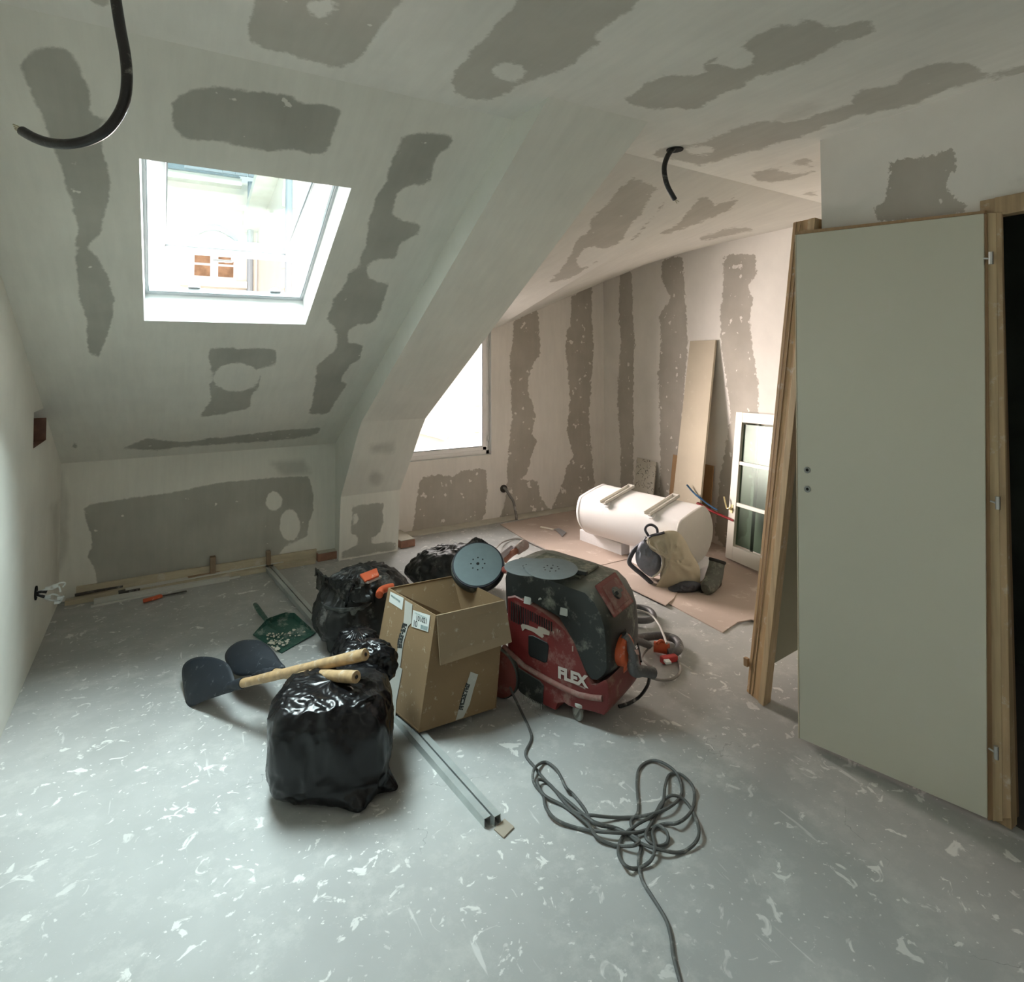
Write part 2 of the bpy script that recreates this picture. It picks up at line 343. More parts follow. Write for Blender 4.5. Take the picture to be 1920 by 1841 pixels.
# truss boxed in plasterboard: side profile in (y, z), 0.45 m wide
TX0, TX1 = 1.14, 1.595
TP = [(4.525, -.02), (4.475, .48), (4.21, .78), (4.06, .965), (3.955, 1.075), (1.685, 2.41)]
def trf(u, v):      # front face: v runs along the profile
    L_ = [0]
    for a, b in zip(TP, TP[1:]): L_.append(L_[-1] + math.hypot(b[0] - a[0], b[1] - a[1]))
    t = v * L_[-1]
    for k in range(len(TP) - 1):
        if t <= L_[k + 1] + 1e-9:
            s_ = (t - L_[k]) / (L_[k + 1] - L_[k]); return A(u, TP[k][0] + (TP[k + 1][0] - TP[k][0]) * s_, TP[k][1] + (TP[k + 1][1] - TP[k][1]) * s_)
    return A(u, *TP[-1])
LT = [0]
for a, b in zip(TP, TP[1:]): LT.append(LT[-1] + math.hypot(b[0] - a[0], b[1] - a[1]))
pT = [C6([(545,1130),(890,1090),(850,1150),(860,1300),(820,1410),(740,1440),(740,1510),(960,1500),(990,1500),(990,1570),(430,1670),(430,1600),(600,1530),(600,1430),(530,1410),(540,1300)])]
tr = wallgrid('wall_truss', trf, lin(TX0, TX1, .03), lin(0, 1, .01, [x / LT[-1] for x in LT]), m_slope, None, pT, [C6(ell(580,1260,30,60))],
         [C6([(730,510),(900,500),(960,470),(970,540),(950,590),(730,590)]), C6(ell(780,850,70,70))])
back = [(5.1, -.02), (5.1, 2.41)]
b = MB()
for X in (TX0, TX1):
    b.add([(X, y, z) for y, z in TP] + [(X, y, z) for y, z in back[::-1]], [tuple(range(8))])
tc_ = b.build('truss_cheek', m_plain, tr); patch_attr(tc_, [], [])
# dormer ceiling: twisted plasterboard surface from the ceiling line to the head of the window wall
def farx(y): return 3.98 + (y - 4.94) * .09
def drm(u, v):      # u along x, v from ceiling line (0) to window wall (1)
    y0 = 2.0 + .055 * u * 2.4; y = y0 + (YW + .01 - y0) * v
    x = 1.5 + (farx(y) + .02 - 1.5) * u
    x1 = 1.5 + (4.0 - 1.5) * u
    zw = max(1.775, 1.766 + .405 * (x1 - 2.679))
    z = 2.4 + (zw - 2.4) * v + .11 * math.sin(math.pi * min(1, v * 1.0)) * u ** 2 * (1.0 if v < .75 else max(0, (1 - v) / .25) ** .6) * (.25 + .5 * v)
    return A(x, y, min(z, 2.435))
pD = [C2([(1800,880),(1850,890),(1925,925),(1890,975),(1841,1060),(1790,1110),(1740,1200),(1640,1240),(1630,1290),(1570,1330),(1500,1370),(1390,1395),(1450,1330),(1510,1240),(1520,1190),(1590,1140),(1600,1080),(1640,1050),(1740,930)]),
      C3([(400,930),(440,920),(470,960),(560,930),(580,935),(560,970),(480,1010),(380,1050),(230,1100),(220,1090),(300,1050)]),
      C3([(530,1070),(620,1060),(660,1075),(540,1100),(420,1125),(400,1112)]), C3([(248,938),(253,942),(84,1132),(79,1128)])]
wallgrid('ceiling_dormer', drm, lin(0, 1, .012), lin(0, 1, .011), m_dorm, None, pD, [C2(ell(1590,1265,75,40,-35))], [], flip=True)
# dormer window wall
wx0, wx1, wz0, wz1 = 1.72, 2.645, .60, 1.755
pW = [C5([(1285,140),(1430,60),(1440,120),(1450,330),(1400,400),(1440,500),(1400,620),(1420,700),(1400,820),(1430,850),(1390,960),(1370,1050),(1330,1085),(1430,1090),(1450,1190),(1500,1260),(1480,1290),(1210,1320),(1240,1200),(1250,1100),(1260,900),(1280,700),(1265,350),(1290,240)]),
      C5([(1635,-10),(1760,-90),(1760,100),(1770,300),(1760,450),(1740,700),(1755,900),(1775,1100),(1770,1260),(1560,1290),(1500,1290),(1590,1100),(1610,1000),(1650,950),(1610,800),(1630,600),(1600,300),(1610,180),(1630,170)]),
      C5([(735,1075),(850,1055),(920,1070),(980,1030),(1125,1020),(1130,1150),(1120,1290),(1080,1350),(670,1420),(690,1350),(710,1200),(720,1130)])]
wallgrid('wall_dormer', lambda u, v: A(u, YW, v), lin(TX0, 4.05, .03, (wx0, wx1)), lin(-.05, 2.5, .03, (wz0, wz1)), m_wall, [(wx0, wx1, wz0, wz1)], pW, [C5(ell(1420,520,45,110))], [])
pF = [[(1163,510),(1184,508),(1186,560),(1190,650),(1187,740),(1188,800),(1187,900),(1187,960),(1164,960),(1163,820),(1158,760),(1160,690),(1165,640),(1160,600)],
      [(1240,490),(1262,481),(1280,483),(1285,560),(1290,640),(1285,700),(1278,800),(1270,930),(1270,1000),(1236,1000),(1238,800),(1234,700),(1240,640),(1236,590),(1258,560),(1240,520)],
      [(1358,478),(1415,475),(1418,520),(1400,535),(1412,560),(1405,600),(1412,660),(1422,720),(1422,780),(1400,1000),(1360,1030),(1340,1000),(1350,900),(1370,780),(1360,700),(1352,640),(1350,590),(1356,530)]]
wallgrid('wall_gable', lambda u, v: A(farx(u), u, v), lin(1.4, 4.98, .03), lin(-.05, 2.5, .03), m_wall, None, pF, [ell(1385,500,12,5)], [], flip=True)
# partition with door opening, end face and its return into the hall
dy1, dz1 = .90, 1.965
pP = [C7([(990,895),(1450,820),(1460,850),(1430,960),(1380,1050),(1400,1120),(1530,1190),(1540,1240),(1300,1290),(900,1310),(900,1200),(960,1160),(985,1100)])]
wallgrid('wall_partition', lambda u, v: A(XP, u, v), lin(-2.3, YP, .04, (.05, dy1)), lin(-.05, 2.42, .04, (dz1,)), m_wall, [(.05, dy1, -1, dz1)], pP, [], [C7([(1860,1060),(1920,1040),(1920,1140),(1800,1180)])], flip=False)
b = MB(); b.box((XP + .001, YP - .09, -.02), (4.0, YP, 2.42)); o = b.build('wall_return', m_plain); patch_attr(o, [], []); tag(o, kind='structure')
pL = [C4([(255,780),(290,760),(292,1130),(270,1300)])]
wallgrid('wall_left', lambda u, v: A(XL, u, v), lin(-2.3, 4.68, .04, (3.69, 4.06)), lin(-.05, 2.42, .04, (1.065, 1.24)), m_plain, [(3.69, 4.06, 1.065, 1.24)], [], [], pL, flip=True)
wallgrid('wall_back', lambda u, v: A(u, -2.2, v), lin(XL - .05, XP + .05, .1, (.3, 1.5)), lin(-.05, 2.42, .1, (.9, 2.1)), m_plain, None, [], [], flip=True)
# ceiling
pC = [[(462,60),(475,20),(478,-40),(800,-60),(760,-5),(728,30),(712,50),(700,75),(680,100),(655,125),(640,128),(590,118),(540,100),(500,92),(475,80)],
      C2([(1240,0),(1300,-80),(1841,-130),(1841,20),(1690,120),(1600,180),(1660,200),(1560,260),(1530,300),(1430,360),(1290,400),(1210,440),(1160,480),(1010,490),(930,460),(910,400),(930,350),(1000,270),(1100,160),(1190,50)]),
      C3([(30,465),(130,420),(150,385),(260,345),(330,360),(430,300),(500,240),(560,250),(600,220),(640,180),(780,115),(850,120),(860,95),(920,80),(1010,130),(1030,150),(1130,100),(1210,110),(1240,140),(1180,170),(1050,210),(940,265),(900,290),(800,320),(700,350),(640,370),(590,410),(480,450),(440,490),(370,515),(290,505),(190,510),(100,490)]),
      C3([(180,715),(250,690),(400,670),(470,640),(600,590),(740,560),(850,575),(950,530),(1120,490),(1100,460),(1160,420),(1320,400),(1350,360),(1430,310),(1560,285),(1680,300),(1730,340),(1800,355),(1850,320),(1990,290),(1990,330),(1850,360),(1740,375),(1600,400),(1400,490),(1100,550),(850,650),(700,690),(410,775),(300,745),(200,735)]),
      C3([(640,810),(780,780),(900,735),(930,745),(945,800),(850,835),(740,855),(660,840)]), C3([(870,905),(950,890),(950,922)]),
      [(150,-20),(190,-30),(210,5),(200,18),(175,10)]]
dC = [ell(603,14,32,17), C2(ell(1200,352,86,47)), C3(ell(568,272,90,52)), C3(ell(350,328,80,32)), C3(ell(410,702,72,22)), C3(ell(855,790,85,22))]
sC = [C3([(740,575),(850,510),(960,480),(980,490),(860,560),(790,580)])]
def clg(u, v):
    y1 = 2.0 + (u - XL) / 4.5 * .2 if u > TX1 else YC + .01
    return A(u, -2.3 + (y1 + .02 + 2.3) * v, ZC)
tv = [(y + 2.3) / (YC + .03 + 2.3) for y in TOPHOLE[2:]]
wallgrid('ceiling', clg, lin(XL - .06, 4.02, .035, (TX1 - .001, TX1 + .001, TOPHOLE[0], TOPHOLE[1])), lin(0, 1, .009, tv), m_ceil, [(TOPHOLE[0], TOPHOLE[1], tv[0], tv[1])], pC, dC, sC, flip=True)
# floor
def floormat():
    M = bpy.data.materials.new('concrete_floor'); M.use_nodes = True; nt = M.node_tree; N = nt.nodes; L = nt.links; b = N['Principled BSDF']
    tc = N.new('ShaderNodeTexCoord'); o = tc.outputs['Object']
    def nz(s, d=5, r=.6, v=None, w=0):
        n = N.new('ShaderNodeTexNoise'); n.inputs['Scale'].default_value = s; n.inputs['Detail'].default_value = d; n.inputs['Roughness'].default_value = r; n.inputs['Distortion'].default_value = w
        L.new(v or o, n.inputs['Vector']); return n.outputs[0]
    def rmp(v, a, b_, lo=0, hi=1):
        q = N.new('ShaderNodeMapRange'); q.inputs[1].default_value = a; q.inputs[2].default_value = b_; q.inputs[3].default_value = lo; q.inputs[4].default_value = hi; L.new(v, q.inputs[0]); return q.outputs[0]
    def mix(f, a, c):
        q = N.new('ShaderNodeMix'); q.data_type = 'RGBA'; L.new(f, q.inputs[0])
        for k, z in ((6, a), (7, c)):
            if isinstance(z, tuple): q.inputs[k].default_value = (*z, 1)
            else: L.new(z, q.inputs[k])
        return q.outputs[2]
    c = mix(rmp(nz(1.1, 6), .35, .65), (.34, .345, .335), (.44, .445, .435))
    c = mix(rmp(nz(7, 8, .72), .50, .68, 0, .5), c, (.58, .58, .555))
    c = mix(rmp(nz(2.3, 5), .55, .75, 0, .5), c, (.33, .335, .32))
    mp = N.new('ShaderNodeMapping'); L.new(o, mp.inputs[0]); mp.inputs['Scale'].default_value = (1, 1, 1)
    s1 = rmp(nz(17, 4, .55, None, .8), .635, .675)          # splashes of plaster
    s2 = rmp(nz(60, 2, .5), .69, .72); s3 = rmp(nz(11, 4, .6, None, 1.2), .655, .69)
    dens = rmp(nz(1.3, 4), .32, .60, .30, 1)
    mm = N.new('ShaderNodeMath'); mm.operation = 'MAXIMUM'; L.new(s1, mm.inputs[0]); L.new(s2, mm.inputs[1])
    m3 = N.new('ShaderNodeMath'); m3.operation = 'MAXIMUM'; L.new(mm.outputs[0], m3.inputs[0]); L.new(s3, m3.inputs[1])
    m4 = N.new('ShaderNodeMath'); m4.operation = 'MULTIPLY'; L.new(m3.outputs[0], m4.inputs[0]); L.new(dens, m4.inputs[1])
    c = mix(m4.outputs[0], c, (.74, .74, .71))
    st = N.new('ShaderNodeMapping'); st.inputs['Scale'].default_value = (14, 1.6, 1); st.inputs['Rotation'].default_value = (0, 0, .12); L.new(o, st.inputs[0])
    c = mix(rmp(nz(2.2, 3, .5, st.outputs[0]), .70, .74, 0, .7), c, (.66, .66, .64))   # trowel drags
    vo = N.new('ShaderNodeTexVoronoi'); vo.inputs['Randomness'].default_value = 1; vo.feature = 'DISTANCE_TO_EDGE'; vo.inputs['Scale'].default_value = 1.3; dn_ = N.new('ShaderNodeTexNoise'); dn_.inputs['Scale'].default_value = 2.5; dn_.inputs['Detail'].default_value = 6; L.new(o, dn_.inputs['Vector']); dv = N.new('ShaderNodeVectorMath'); dv.operation = 'MULTIPLY_ADD'; L.new(dn_.outputs['Color'], dv.inputs[0]); dv.inputs[1].default_value = (.6, .6, .6); L.new(o, dv.inputs[2]); L.new(dv.outputs[0], vo.inputs['Vector'])
    cr_ = rmp(vo.outputs['Distance'], .0, .0022, 1, 0); q = N.new('ShaderNodeMath'); q.operation = 'MULTIPLY'; L.new(cr_, q.inputs[0]); L.new(rmp(nz(3, 3), .60, .64), q.inputs[1])
    c = mix(q.outputs[0], c, (.25, .25, .24))
    L.new(c, b.inputs['Base Color']); L.new(rmp(nz(4, 5), .3, .7, .42, .68), b.inputs['Roughness']); b.inputs['Specular IOR Level'].default_value = .4
    bp = N.new('ShaderNodeBump'); bp.inputs['Strength'].default_value = .25; bp.inputs['Distance'].default_value = .004; L.new(nz(14, 6), bp.inputs['Height']); L.new(bp.outputs[0], b.inputs['Normal'])
    return M
b = MB(); b.box((XL - .2, -2.4, -.1), (4.2, 5.1, 0)); o = b.build('floor', floormat()); tag(o, kind='structure')
# the dark hall beyond the doorway
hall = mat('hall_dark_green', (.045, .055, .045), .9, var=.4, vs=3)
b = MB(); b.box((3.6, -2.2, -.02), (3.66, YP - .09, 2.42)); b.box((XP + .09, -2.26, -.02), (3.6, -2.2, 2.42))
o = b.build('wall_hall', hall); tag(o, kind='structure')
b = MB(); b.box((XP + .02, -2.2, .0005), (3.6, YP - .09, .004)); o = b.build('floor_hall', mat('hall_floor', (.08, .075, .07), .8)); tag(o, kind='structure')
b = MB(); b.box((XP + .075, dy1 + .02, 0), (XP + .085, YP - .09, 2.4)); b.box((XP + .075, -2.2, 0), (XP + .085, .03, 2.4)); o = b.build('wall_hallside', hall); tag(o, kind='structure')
# brick recess in the left wall
b = MB(); q = [(XL - .12, 3.685, 1.06), (XL, 3.685, 1.06)]
b.box((XL - .14, 3.66, 1.03), (XL - .12, 4.09, 1.27)); b.box((XL - .12, 3.66, 1.03), (XL - .001, 3.69, 1.27)); b.box((XL - .12, 4.06, 1.03), (XL - .001, 4.09, 1.27))
b.box((XL - .12, 3.69, 1.035), (XL - .001, 4.06, 1.065)); b.box((XL - .12, 3.69, 1.24), (XL - .001, 4.06, 1.27))
o = b.build('trim_1', mat('recess_brick', (.22, .13, .10), .9, var=.3, vs=15)); tag(o, 'square recess in left wall showing brown brick', kind='structure')
# ================================================================ windows
m_white = mat('white_paint', (.82, .83, .83), .35)
m_pvc = mat('white_pvc', (.46, .48, .50), .4)
m_gasket = mat('grey_gasket', (.30, .34, .36), .5)
g_sky = glassmat('skylight_glass', (.84, .95, .96), .01, .02, .06)
g_clr = glassmat('clear_glass', (.96, .97, .97), .05)
g_old = glassmat('old_glass', (.42, .52, .45), .03, .3, .10)
m_metal = mat('dull_metal', (.55, .56, .56), .35, .9)
# skylight: lining, frame, top-hung sash pushed open
D = .15
w1 = thing('window_1', slp((hx0 + hx1) / 2, ht0), None, None); tag(w1, 'open white roof window in the sloping wall', kind='structure')
b = MB(); T = .02
X = A(1, 0, 0)
def sl_box(b, x0, x1, t0, t1, d0, d1):
    o = slp(x0, t0, d0); return b.ob(o, X * (x1 - x0), SD * (t1 - t0), SN * (d1 - d0))
for r in ((hx0 - T, hx0, ht0 - T, ht1 + T), (hx1, hx1 + T, ht0 - T, ht1 + T), (hx0, hx1, ht0 - T, ht0), (hx0, hx1, ht1, ht1 + T)): sl_box(b, *r, .001, D)
b.build('reveal_lining', mat('lining_white', (.66, .68, .67), .6), w1)
b = MB(); fw = .035
for r in ((hx0 - .05, hx0 + .012, ht0 - .05, ht1 + .05), (hx1 - .012, hx1 + .05, ht0 - .05, ht1 + .05), (hx0, hx1, ht0 - .05, ht0 + .018), (hx0, hx1, ht1 - .018, ht1 + .05)): sl_box(b, *r, D, D + .035)
b.build('outer_frame', m_pvc, w1, bevel=.003)
b = MB()
for r in ((hx0 + .012, hx0 + .016, ht0 + .018, ht1), (hx1 - .016, hx1 - .012, ht0 + .018, ht1), (hx0 + .012, hx1 - .012, ht0 + .018, ht0 + .022)): sl_box(b, *r, D + .004, D + .03)
b.build('gasket', m_gasket, w1)
# sash hinged at the top of the frame
ang = R_(12.5); hp = slp(0, ht1 + .06, D + .04)
down = -SD * math.cos(ang) + SN * math.sin(ang); out_ = SN * math.cos(ang) + SD * math.sin(ang)
sx0, sx1 = hx0 + .02, hx1 - .02; LS = (ht1 - ht0) + .085
def sa(b, x0, x1, l0, l1, d0, d1): return b.ob(A(x0, 0, 0) * 1 + A(0, hp[1], hp[2]) + down * l0 + out_ * d0, X * (x1 - x0), down * (l1 - l0), out_ * (d1 - d0))
b = MB(); sw = .058
sa(b, sx0, sx0 + sw, 0, LS, -.02, .045); sa(b, sx1 - sw, sx1, 0, LS, -.02, .045); sa(b, sx0 + sw, sx1 - sw, LS - .068, LS, -.02, .045); sa(b, sx0 + sw, sx1 - sw, 0, .07, -.02, .045)
sash = b.build('sash', m_pvc, w1, bevel=.004)
b = MB(); g = .006
sa(b, sx0 + sw, sx0 + sw + g, .07, LS - .068, -.01, .03); sa(b, sx1 - sw - g, sx1 - sw, .07, LS - .068, -.01, .03); sa(b, sx0 + sw, sx1 - sw, LS - .068 - g, LS - .068, -.01, .03)
b.build('glazing_bead', m_gasket, sash)
b = MB(); sa(b, sx0 + sw, sx1 - sw, .07, LS - .068, .008, .014); b.build('pane', g_sky, sash)
b = MB(); hx = PY(460, 465, 3.3)[0] ; q = A(.30, hp[1], hp[2]) + down * (LS - .03) - out_ * .02
b.tube(cr([q, q - out_ * .03, q - out_ * .035 + X * -.02, q - out_ * .035 + X * -.09]), .007, 8); b.tube([q + X * .03, q + X * .03 - out_ * .025], .006)
b.build('sash_handle', m_metal, sash, smooth=True)
b = MB(); sa(b, sx0 - .012, sx0, .0, LS * .72, -.01, .03); sa(b, sx1, sx1 + .012, .0, LS * .72, -.01, .03); b.build('stay_arm', mat('grey_hinge', (.5, .48, .56), .4, .3), w1)
for xx in (.10, .47):
    b = MB(); b.add([], []); sl_box(b, xx, xx + .05, ht0 + .004, ht0 + .03, D + .03, D + .045); sl_box(b, xx + .015, xx + .035, ht0 + .004, ht0 + .02, D + .045, D + .06)
    b.build('latch_plate', m_metal, w1)
# dormer window
w2 = thing('window_2', ((wx0 + wx1) / 2, YW, wz0), None, None); tag(w2, 'white window in the dormer wall, half behind the sloping truss', kind='structure')
b = MB(); y0 = YW + .001; y1 = YW + .16
b.box((wx0 - .012, y0, wz0 - .012), (wx0, y1, wz1 + .012)); b.box((wx1, y0, wz0 - .012), (wx1 + .012, y1, wz1 + .012)); b.box((wx0, y0, wz0 - .012), (wx1, y1, wz0)); b.box((wx0, y0, wz1), (wx1, y1, wz1 + .012))
b.build('reveal_lining', mat('lining_white', (.66, .68, .67), .6), w2)
b = MB(); y0 = YW + .045; y1 = YW + .10
for x0, x1, z0, z1 in ((wx0, wx0 + .04, wz0, wz1), (wx1 - .035, wx1, wz0, wz1), (wx0, wx1, wz0, wz0 + .04), (wx0, wx1, wz1 - .035, wz1)): b.box((x0, y0, z0), (x1, y1, z1))
b.build('outer_frame', mat('white_frame', (.88, .87, .86), .4), w2, bevel=.004)
b = MB(); k = .035; e = .042
for x0, x1, z0, z1 in ((wx0 + k, wx0 + k + e, wz0 + k, wz1 - k), (wx1 - k - e, wx1 - k, wz0 + k, wz1 - k), (wx0 + k, wx1 - k, wz0 + k + .004, wz0 + k + e), (wx0 + k, wx1 - k, wz1 - k - e, wz1 - k)): b.box((x0, y0 - .014, z0), (x1, y1 - .01, z1))
m_pvc2 = mat('white_frame', (.88, .87, .86), .4); s2 = b.build('sash', m_pvc2, w2, bevel=.005)
b = MB(); k2 = k + e
b.box((wx0 + k2, y0 - .016, wz0 + k2), (wx1 - k2, y0 - .006, wz0 + k2 + .006)); b.box((wx1 - k2 - .006, y0 - .016, wz0 + k2), (wx1 - k2, y0 - .006, wz1 - k2)); b.build('gasket', m_gasket, s2)
b = MB(); b.box((wx0 + k2, y0 + .01, wz0 + k2), (wx1 - k2, y0 + .016, wz1 - k2)); b.build('pane', g_clr, s2)
for zz in (.72, 1.15, 1.6):
    b = MB(); b.cyl((wx1 - .018, y0 - .012, zz), (wx1 - .018, y0 - .012, zz + .05), .006, 8); b.build('hinge', m_white, w2)
# unseen second roof window, added behind the viewpoint to let in fill light
h = TOPHOLE; w3 = thing('fill_window', ((h[0] + h[1]) / 2, (h[2] + h[3]) / 2, ZC), None, None); tag(w3, 'added roof window for fill light, in the flat ceiling behind the viewpoint', kind='structure')
b = MB()
for x0, x1, y0, y1 in ((h[0] - .02, h[0], h[2] - .02, h[3] + .02), (h[1], h[1] + .02, h[2] - .02, h[3] + .02), (h[0], h[1], h[2] - .02, h[2]), (h[0], h[1], h[3], h[3] + .02)): b.box((x0, y0, ZC + .001), (x1, y1, ZC + .28))
b.build('reveal_lining', mat('lining_white', (.66, .68, .67), .6), w3)
b = MB(); b.box((h[0] - .02, h[2] - .02, ZC + .28), (h[1] + .02, h[3] + .02, ZC + .285)); b.build('pane', g_clr, w3)
# doorway on the right: casing and frame, dark hall beyond
m_wood = mat('raw_spruce', (.40, .285, .165), .6, var=.18, vs=5, stretch=(14, 14, .7), dust=.25, ds=14)
m_wood2 = mat('pale_pine', (.46, .345, .205), .6, var=.16, vs=5, stretch=(14, 14, .7), dust=.15, ds=14)
d1 = thing('door_1', (XP, dy1, 0), None, None); tag(d1, 'raw pine doorway frame in the partition, dark hall beyond', kind='structure')
b = MB(); b.box((XP - .012, dy1 - .012, 0), (XP + .03, dy1 + .03, dz1 + .05)); b.box((XP - .02, 0, 0), (XP + .03, .05, dz1 + .05)); b.build('jamb', m_wood, d1, bevel=.003)
b = MB(); b.box((XP - .02, .05, dz1 - .01), (XP + .03, dy1 - .012, dz1 + .05)); b.build('head_jamb', m_wood, d1, bevel=.003)
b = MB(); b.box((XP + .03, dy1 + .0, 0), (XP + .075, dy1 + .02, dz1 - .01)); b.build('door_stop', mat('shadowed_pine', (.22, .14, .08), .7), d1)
# ================================================================ the building across the courtyard
YB = 11.0
m_fac = mat('cream_render', (.80, .74, .66), .9, var=.04, vs=2)
m_stone = mat('pale_stone', (.72, .69, .62), .85, var=.12, vs=3)
m_slate = mat('slate_roof', (.22, .27, .30), .6, var=.2, vs=8)
m_zinc = mat('zinc', (.30, .34, .38), .5)
m_blind = mat('brown_blinds', (.26, .16, .10), .95, var=.3, vs=9, spec=.1)
wf = mat('window_white', (.78, .77, .78), .5)
bld = thing('townhouse', (-3, YB, -6), 'cream rendered townhouse across the courtyard seen through the roof window', 'building')
eave = PY(400, 335, YB)[2]; ridge_z = eave + .5
xw = PY(482, 460, YB)[0]
b = MB(); b.box((-9, YB, -6), (xw - .01, YB + .3, eave)); b.build('facade_wall', m_fac, bld)
b = MB(); b.box((-9, YB - .22, eave - .12), (xw - .27, YB, eave)); b.box((-9, YB - .12, eave - .5), (xw - .01, YB, eave - .42)); b.build('cornice', m_stone, bld)
b = MB(); b.prism([(-9, YB - .3, eave), (-9, YB + 2.5, eave + 1.0), (-9, YB + 2.5, eave)], (8.7 + xw, 0, 0)); b.build('roof', m_slate, bld)
for k in range(6):
    p_ = PY(345 + 24 * k, 322 + 4.2 * k, YB - .3); b = MB(); b.box((p_[0], YB - .36, eave + .02), (p_[0] + .18, YB - .3, eave + .10)); b.build('gutter_guard', m_zinc, bld)
def bwin(par, px0, px1, py0, py1, Y, cols=2, arch=True):
    a = PY(px0, py0, Y); c = PY(px1, py1, Y); x0, x1, z1, z0 = a[0], c[0], a[2], c[2]
    b = MB(); t = .05; b.box((x0 - t, Y - .03, z0 - t), (x1 + t, Y - .001, z1 + t)); f = b.build('window', wf, par)
    wv = (x1 - x0) / cols; zz = [z0, z0 + (z1 - z0) * .33, z0 + (z1 - z0) * .66, z1]
    for i in range(cols):
        g_ = .12 if cols == 2 else .06
        for j in range(3):
            b = MB(); b.box((x0 + i * wv + (g_ / 2 if i else .0), Y - .04, zz[j] + .02), (x0 + (i + 1) * wv - (g_ / 2 if i < cols - 1 else 0), Y - .031, zz[j + 1] - .02)); b.build('pane', m_blind, f)
    b = MB(); b.box((x0 - .2, Y - .15, z0 - .16), (x1 + .2, Y - .04, z0 - t)); b.build('window_sill', m_stone, f)
    if arch:
        b = MB(); L = [(x0 - .06 + (x1 - x0 + .12) * t_, Y - .05, z1 + .06 + .18 * math.sin(math.pi * t_)) for t_ in np.linspace(0, 1, 11)]
        b.prism(L + [(q[0], q[1], q[2] - .1) for q in L[::-1]], (0, .045, 0)); b.build('arch_lintel', m_zinc, f)
bwin(bld, 365, 437, 445, 523, YB)
bwin(bld, 150, 215, 400, 475, YB)
b = MB(); q = PY(493 - 12, 400, YB); b.cyl((xw - .12, YB - .1, -6), (xw - .12, YB - .1, eave), .05, 10); b.build('drainpipe', m_zinc, bld)
wing = thing('stone_wing', (2, 8.6, -6), 'pale stone wing with corner blocks and a downpipe, right of the townhouse', 'building')
YV = 8.6; xe = PY(531, 450, YV)[0]; ev2 = PY(531, 345, YV)[2] + .3
b = MB(); b.hexa([(xw, YB, -6), (xe, YV, -6), (xe + 8, YV, -6), (xe + 8, YB, -6), (xw, YB, ev2), (xe, YV, ev2), (xe + 8, YV, ev2), (xe + 8, YB, ev2)]); b.build('wing_wall', m_fac, wing)
b = MB()
for k in range(28):
    z0 = -4 + k * .28; l_ = .34 if k % 2 else .2
    if z0 > ev2 - .3: break
    b.box((xe - .02, YV - .03, z0), (xe + l_, YV, z0 + .25))
b.build('quoin', m_stone, wing, bevel=.01)
b = MB(); b.hexa([(xw - .25, YB, ev2 - .55), (xe - .3, YV - .25, ev2), (xe + 8, YV - .25, ev2), (xe + 8, YB, ev2), (xw - .25, YB, ev2 - .4), (xe - .3, YV - .25, ev2 + .15), (xe + 8, YV - .25, ev2 + .15), (xe + 8, YB, ev2 + .15)]); b.build('eaves', m_stone, wing)
b = MB(); b.cyl((xe + .05, YV - .12, -6), (xe + .05, YV - .12, ev2), .045, 10); b.build('downpipe', m_zinc, wing)
# stone string course with steps, low right in the dormer window
qa, qb = PY(785, 795, YV), PY(833, 815, YV); b = MB(); b.bar((qa[0] - .6, YV - .08, qa[2] + .15), (qb[0], YV - .08, qb[2]), .12, .16); b.build('string_course', m_stone, wing)
b = MB()
for k, py in enumerate((697, 744, 793, 835)):
    q = PY(905, py, YV); b.box((q[0] - .15, YV - .04, q[2] - .14), (q[0] + .6, YV, q[2] + .14))
b.build('stone_block', m_stone, wing, bevel=.01)
b = MB(); b.box((-10, 5.4, -6.1), (14, 14, -6)); o = b.build('courtyard_ground', mat('courtyard', (.5, .48, .45), .9)); tag(o, kind='structure')
# ================================================================ things in the room
m_black = mat('black_sheath', (.012, .012, .013), .35, dust=.15, dcol=(.35, .34, .31), ds=25, bump=.1, bs=90)
m_wire = mat('bare_wire', (.45, .42, .30), .4, .6)
m_whitewire = mat('white_plastic', (.72, .76, .75), .35)
# conduit hanging near the camera, top left
dref = 1.15
cp = [(209, -75, 1.17), (214, -30, 1.165), (218, 5, 1.16), (226, 55, 1.155), (235, 105, 1.15), (238, 150, 1.15), (233, 190, 1.15), (218, 222, 1.15), (196, 247, 1.15), (165, 263, 1.16), (130, 270, 1.16), (95, 268, 1.17), (66, 259, 1.18), (42, 246, 1.19)]
pts = [CP + ray(x, y) * d for x, y, d in cp]
top = pts[0] + A(.0, .02, .0); top[2] = ZC; pts = [top] + pts
t = thing('ceiling_conduit', top, 'long black corrugated conduit hooking down from the ceiling at top left', 'cable', None)
C_ = cr(pts, 12); rr = [.0098] * len(C_)
b = MB(); b.tube(C_, rr, 12); b.build('sheath', m_black, t, smooth=True)
e = C_[-1]; d_ = nrm(C_[-1] - C_[-4]); b = MB()
for k in (-1, 0, 1): b.tube(cr([e - d_ * .01 + A(0, 0, .003 * k), e + d_ * .014 + A(.001 * k, 0, .004 * k), e + d_ * (.026 + .003 * k) + A(0, .001, .003 * k)]), .0016, 6)
b.build('wire_end', m_wire, t, smooth=True)
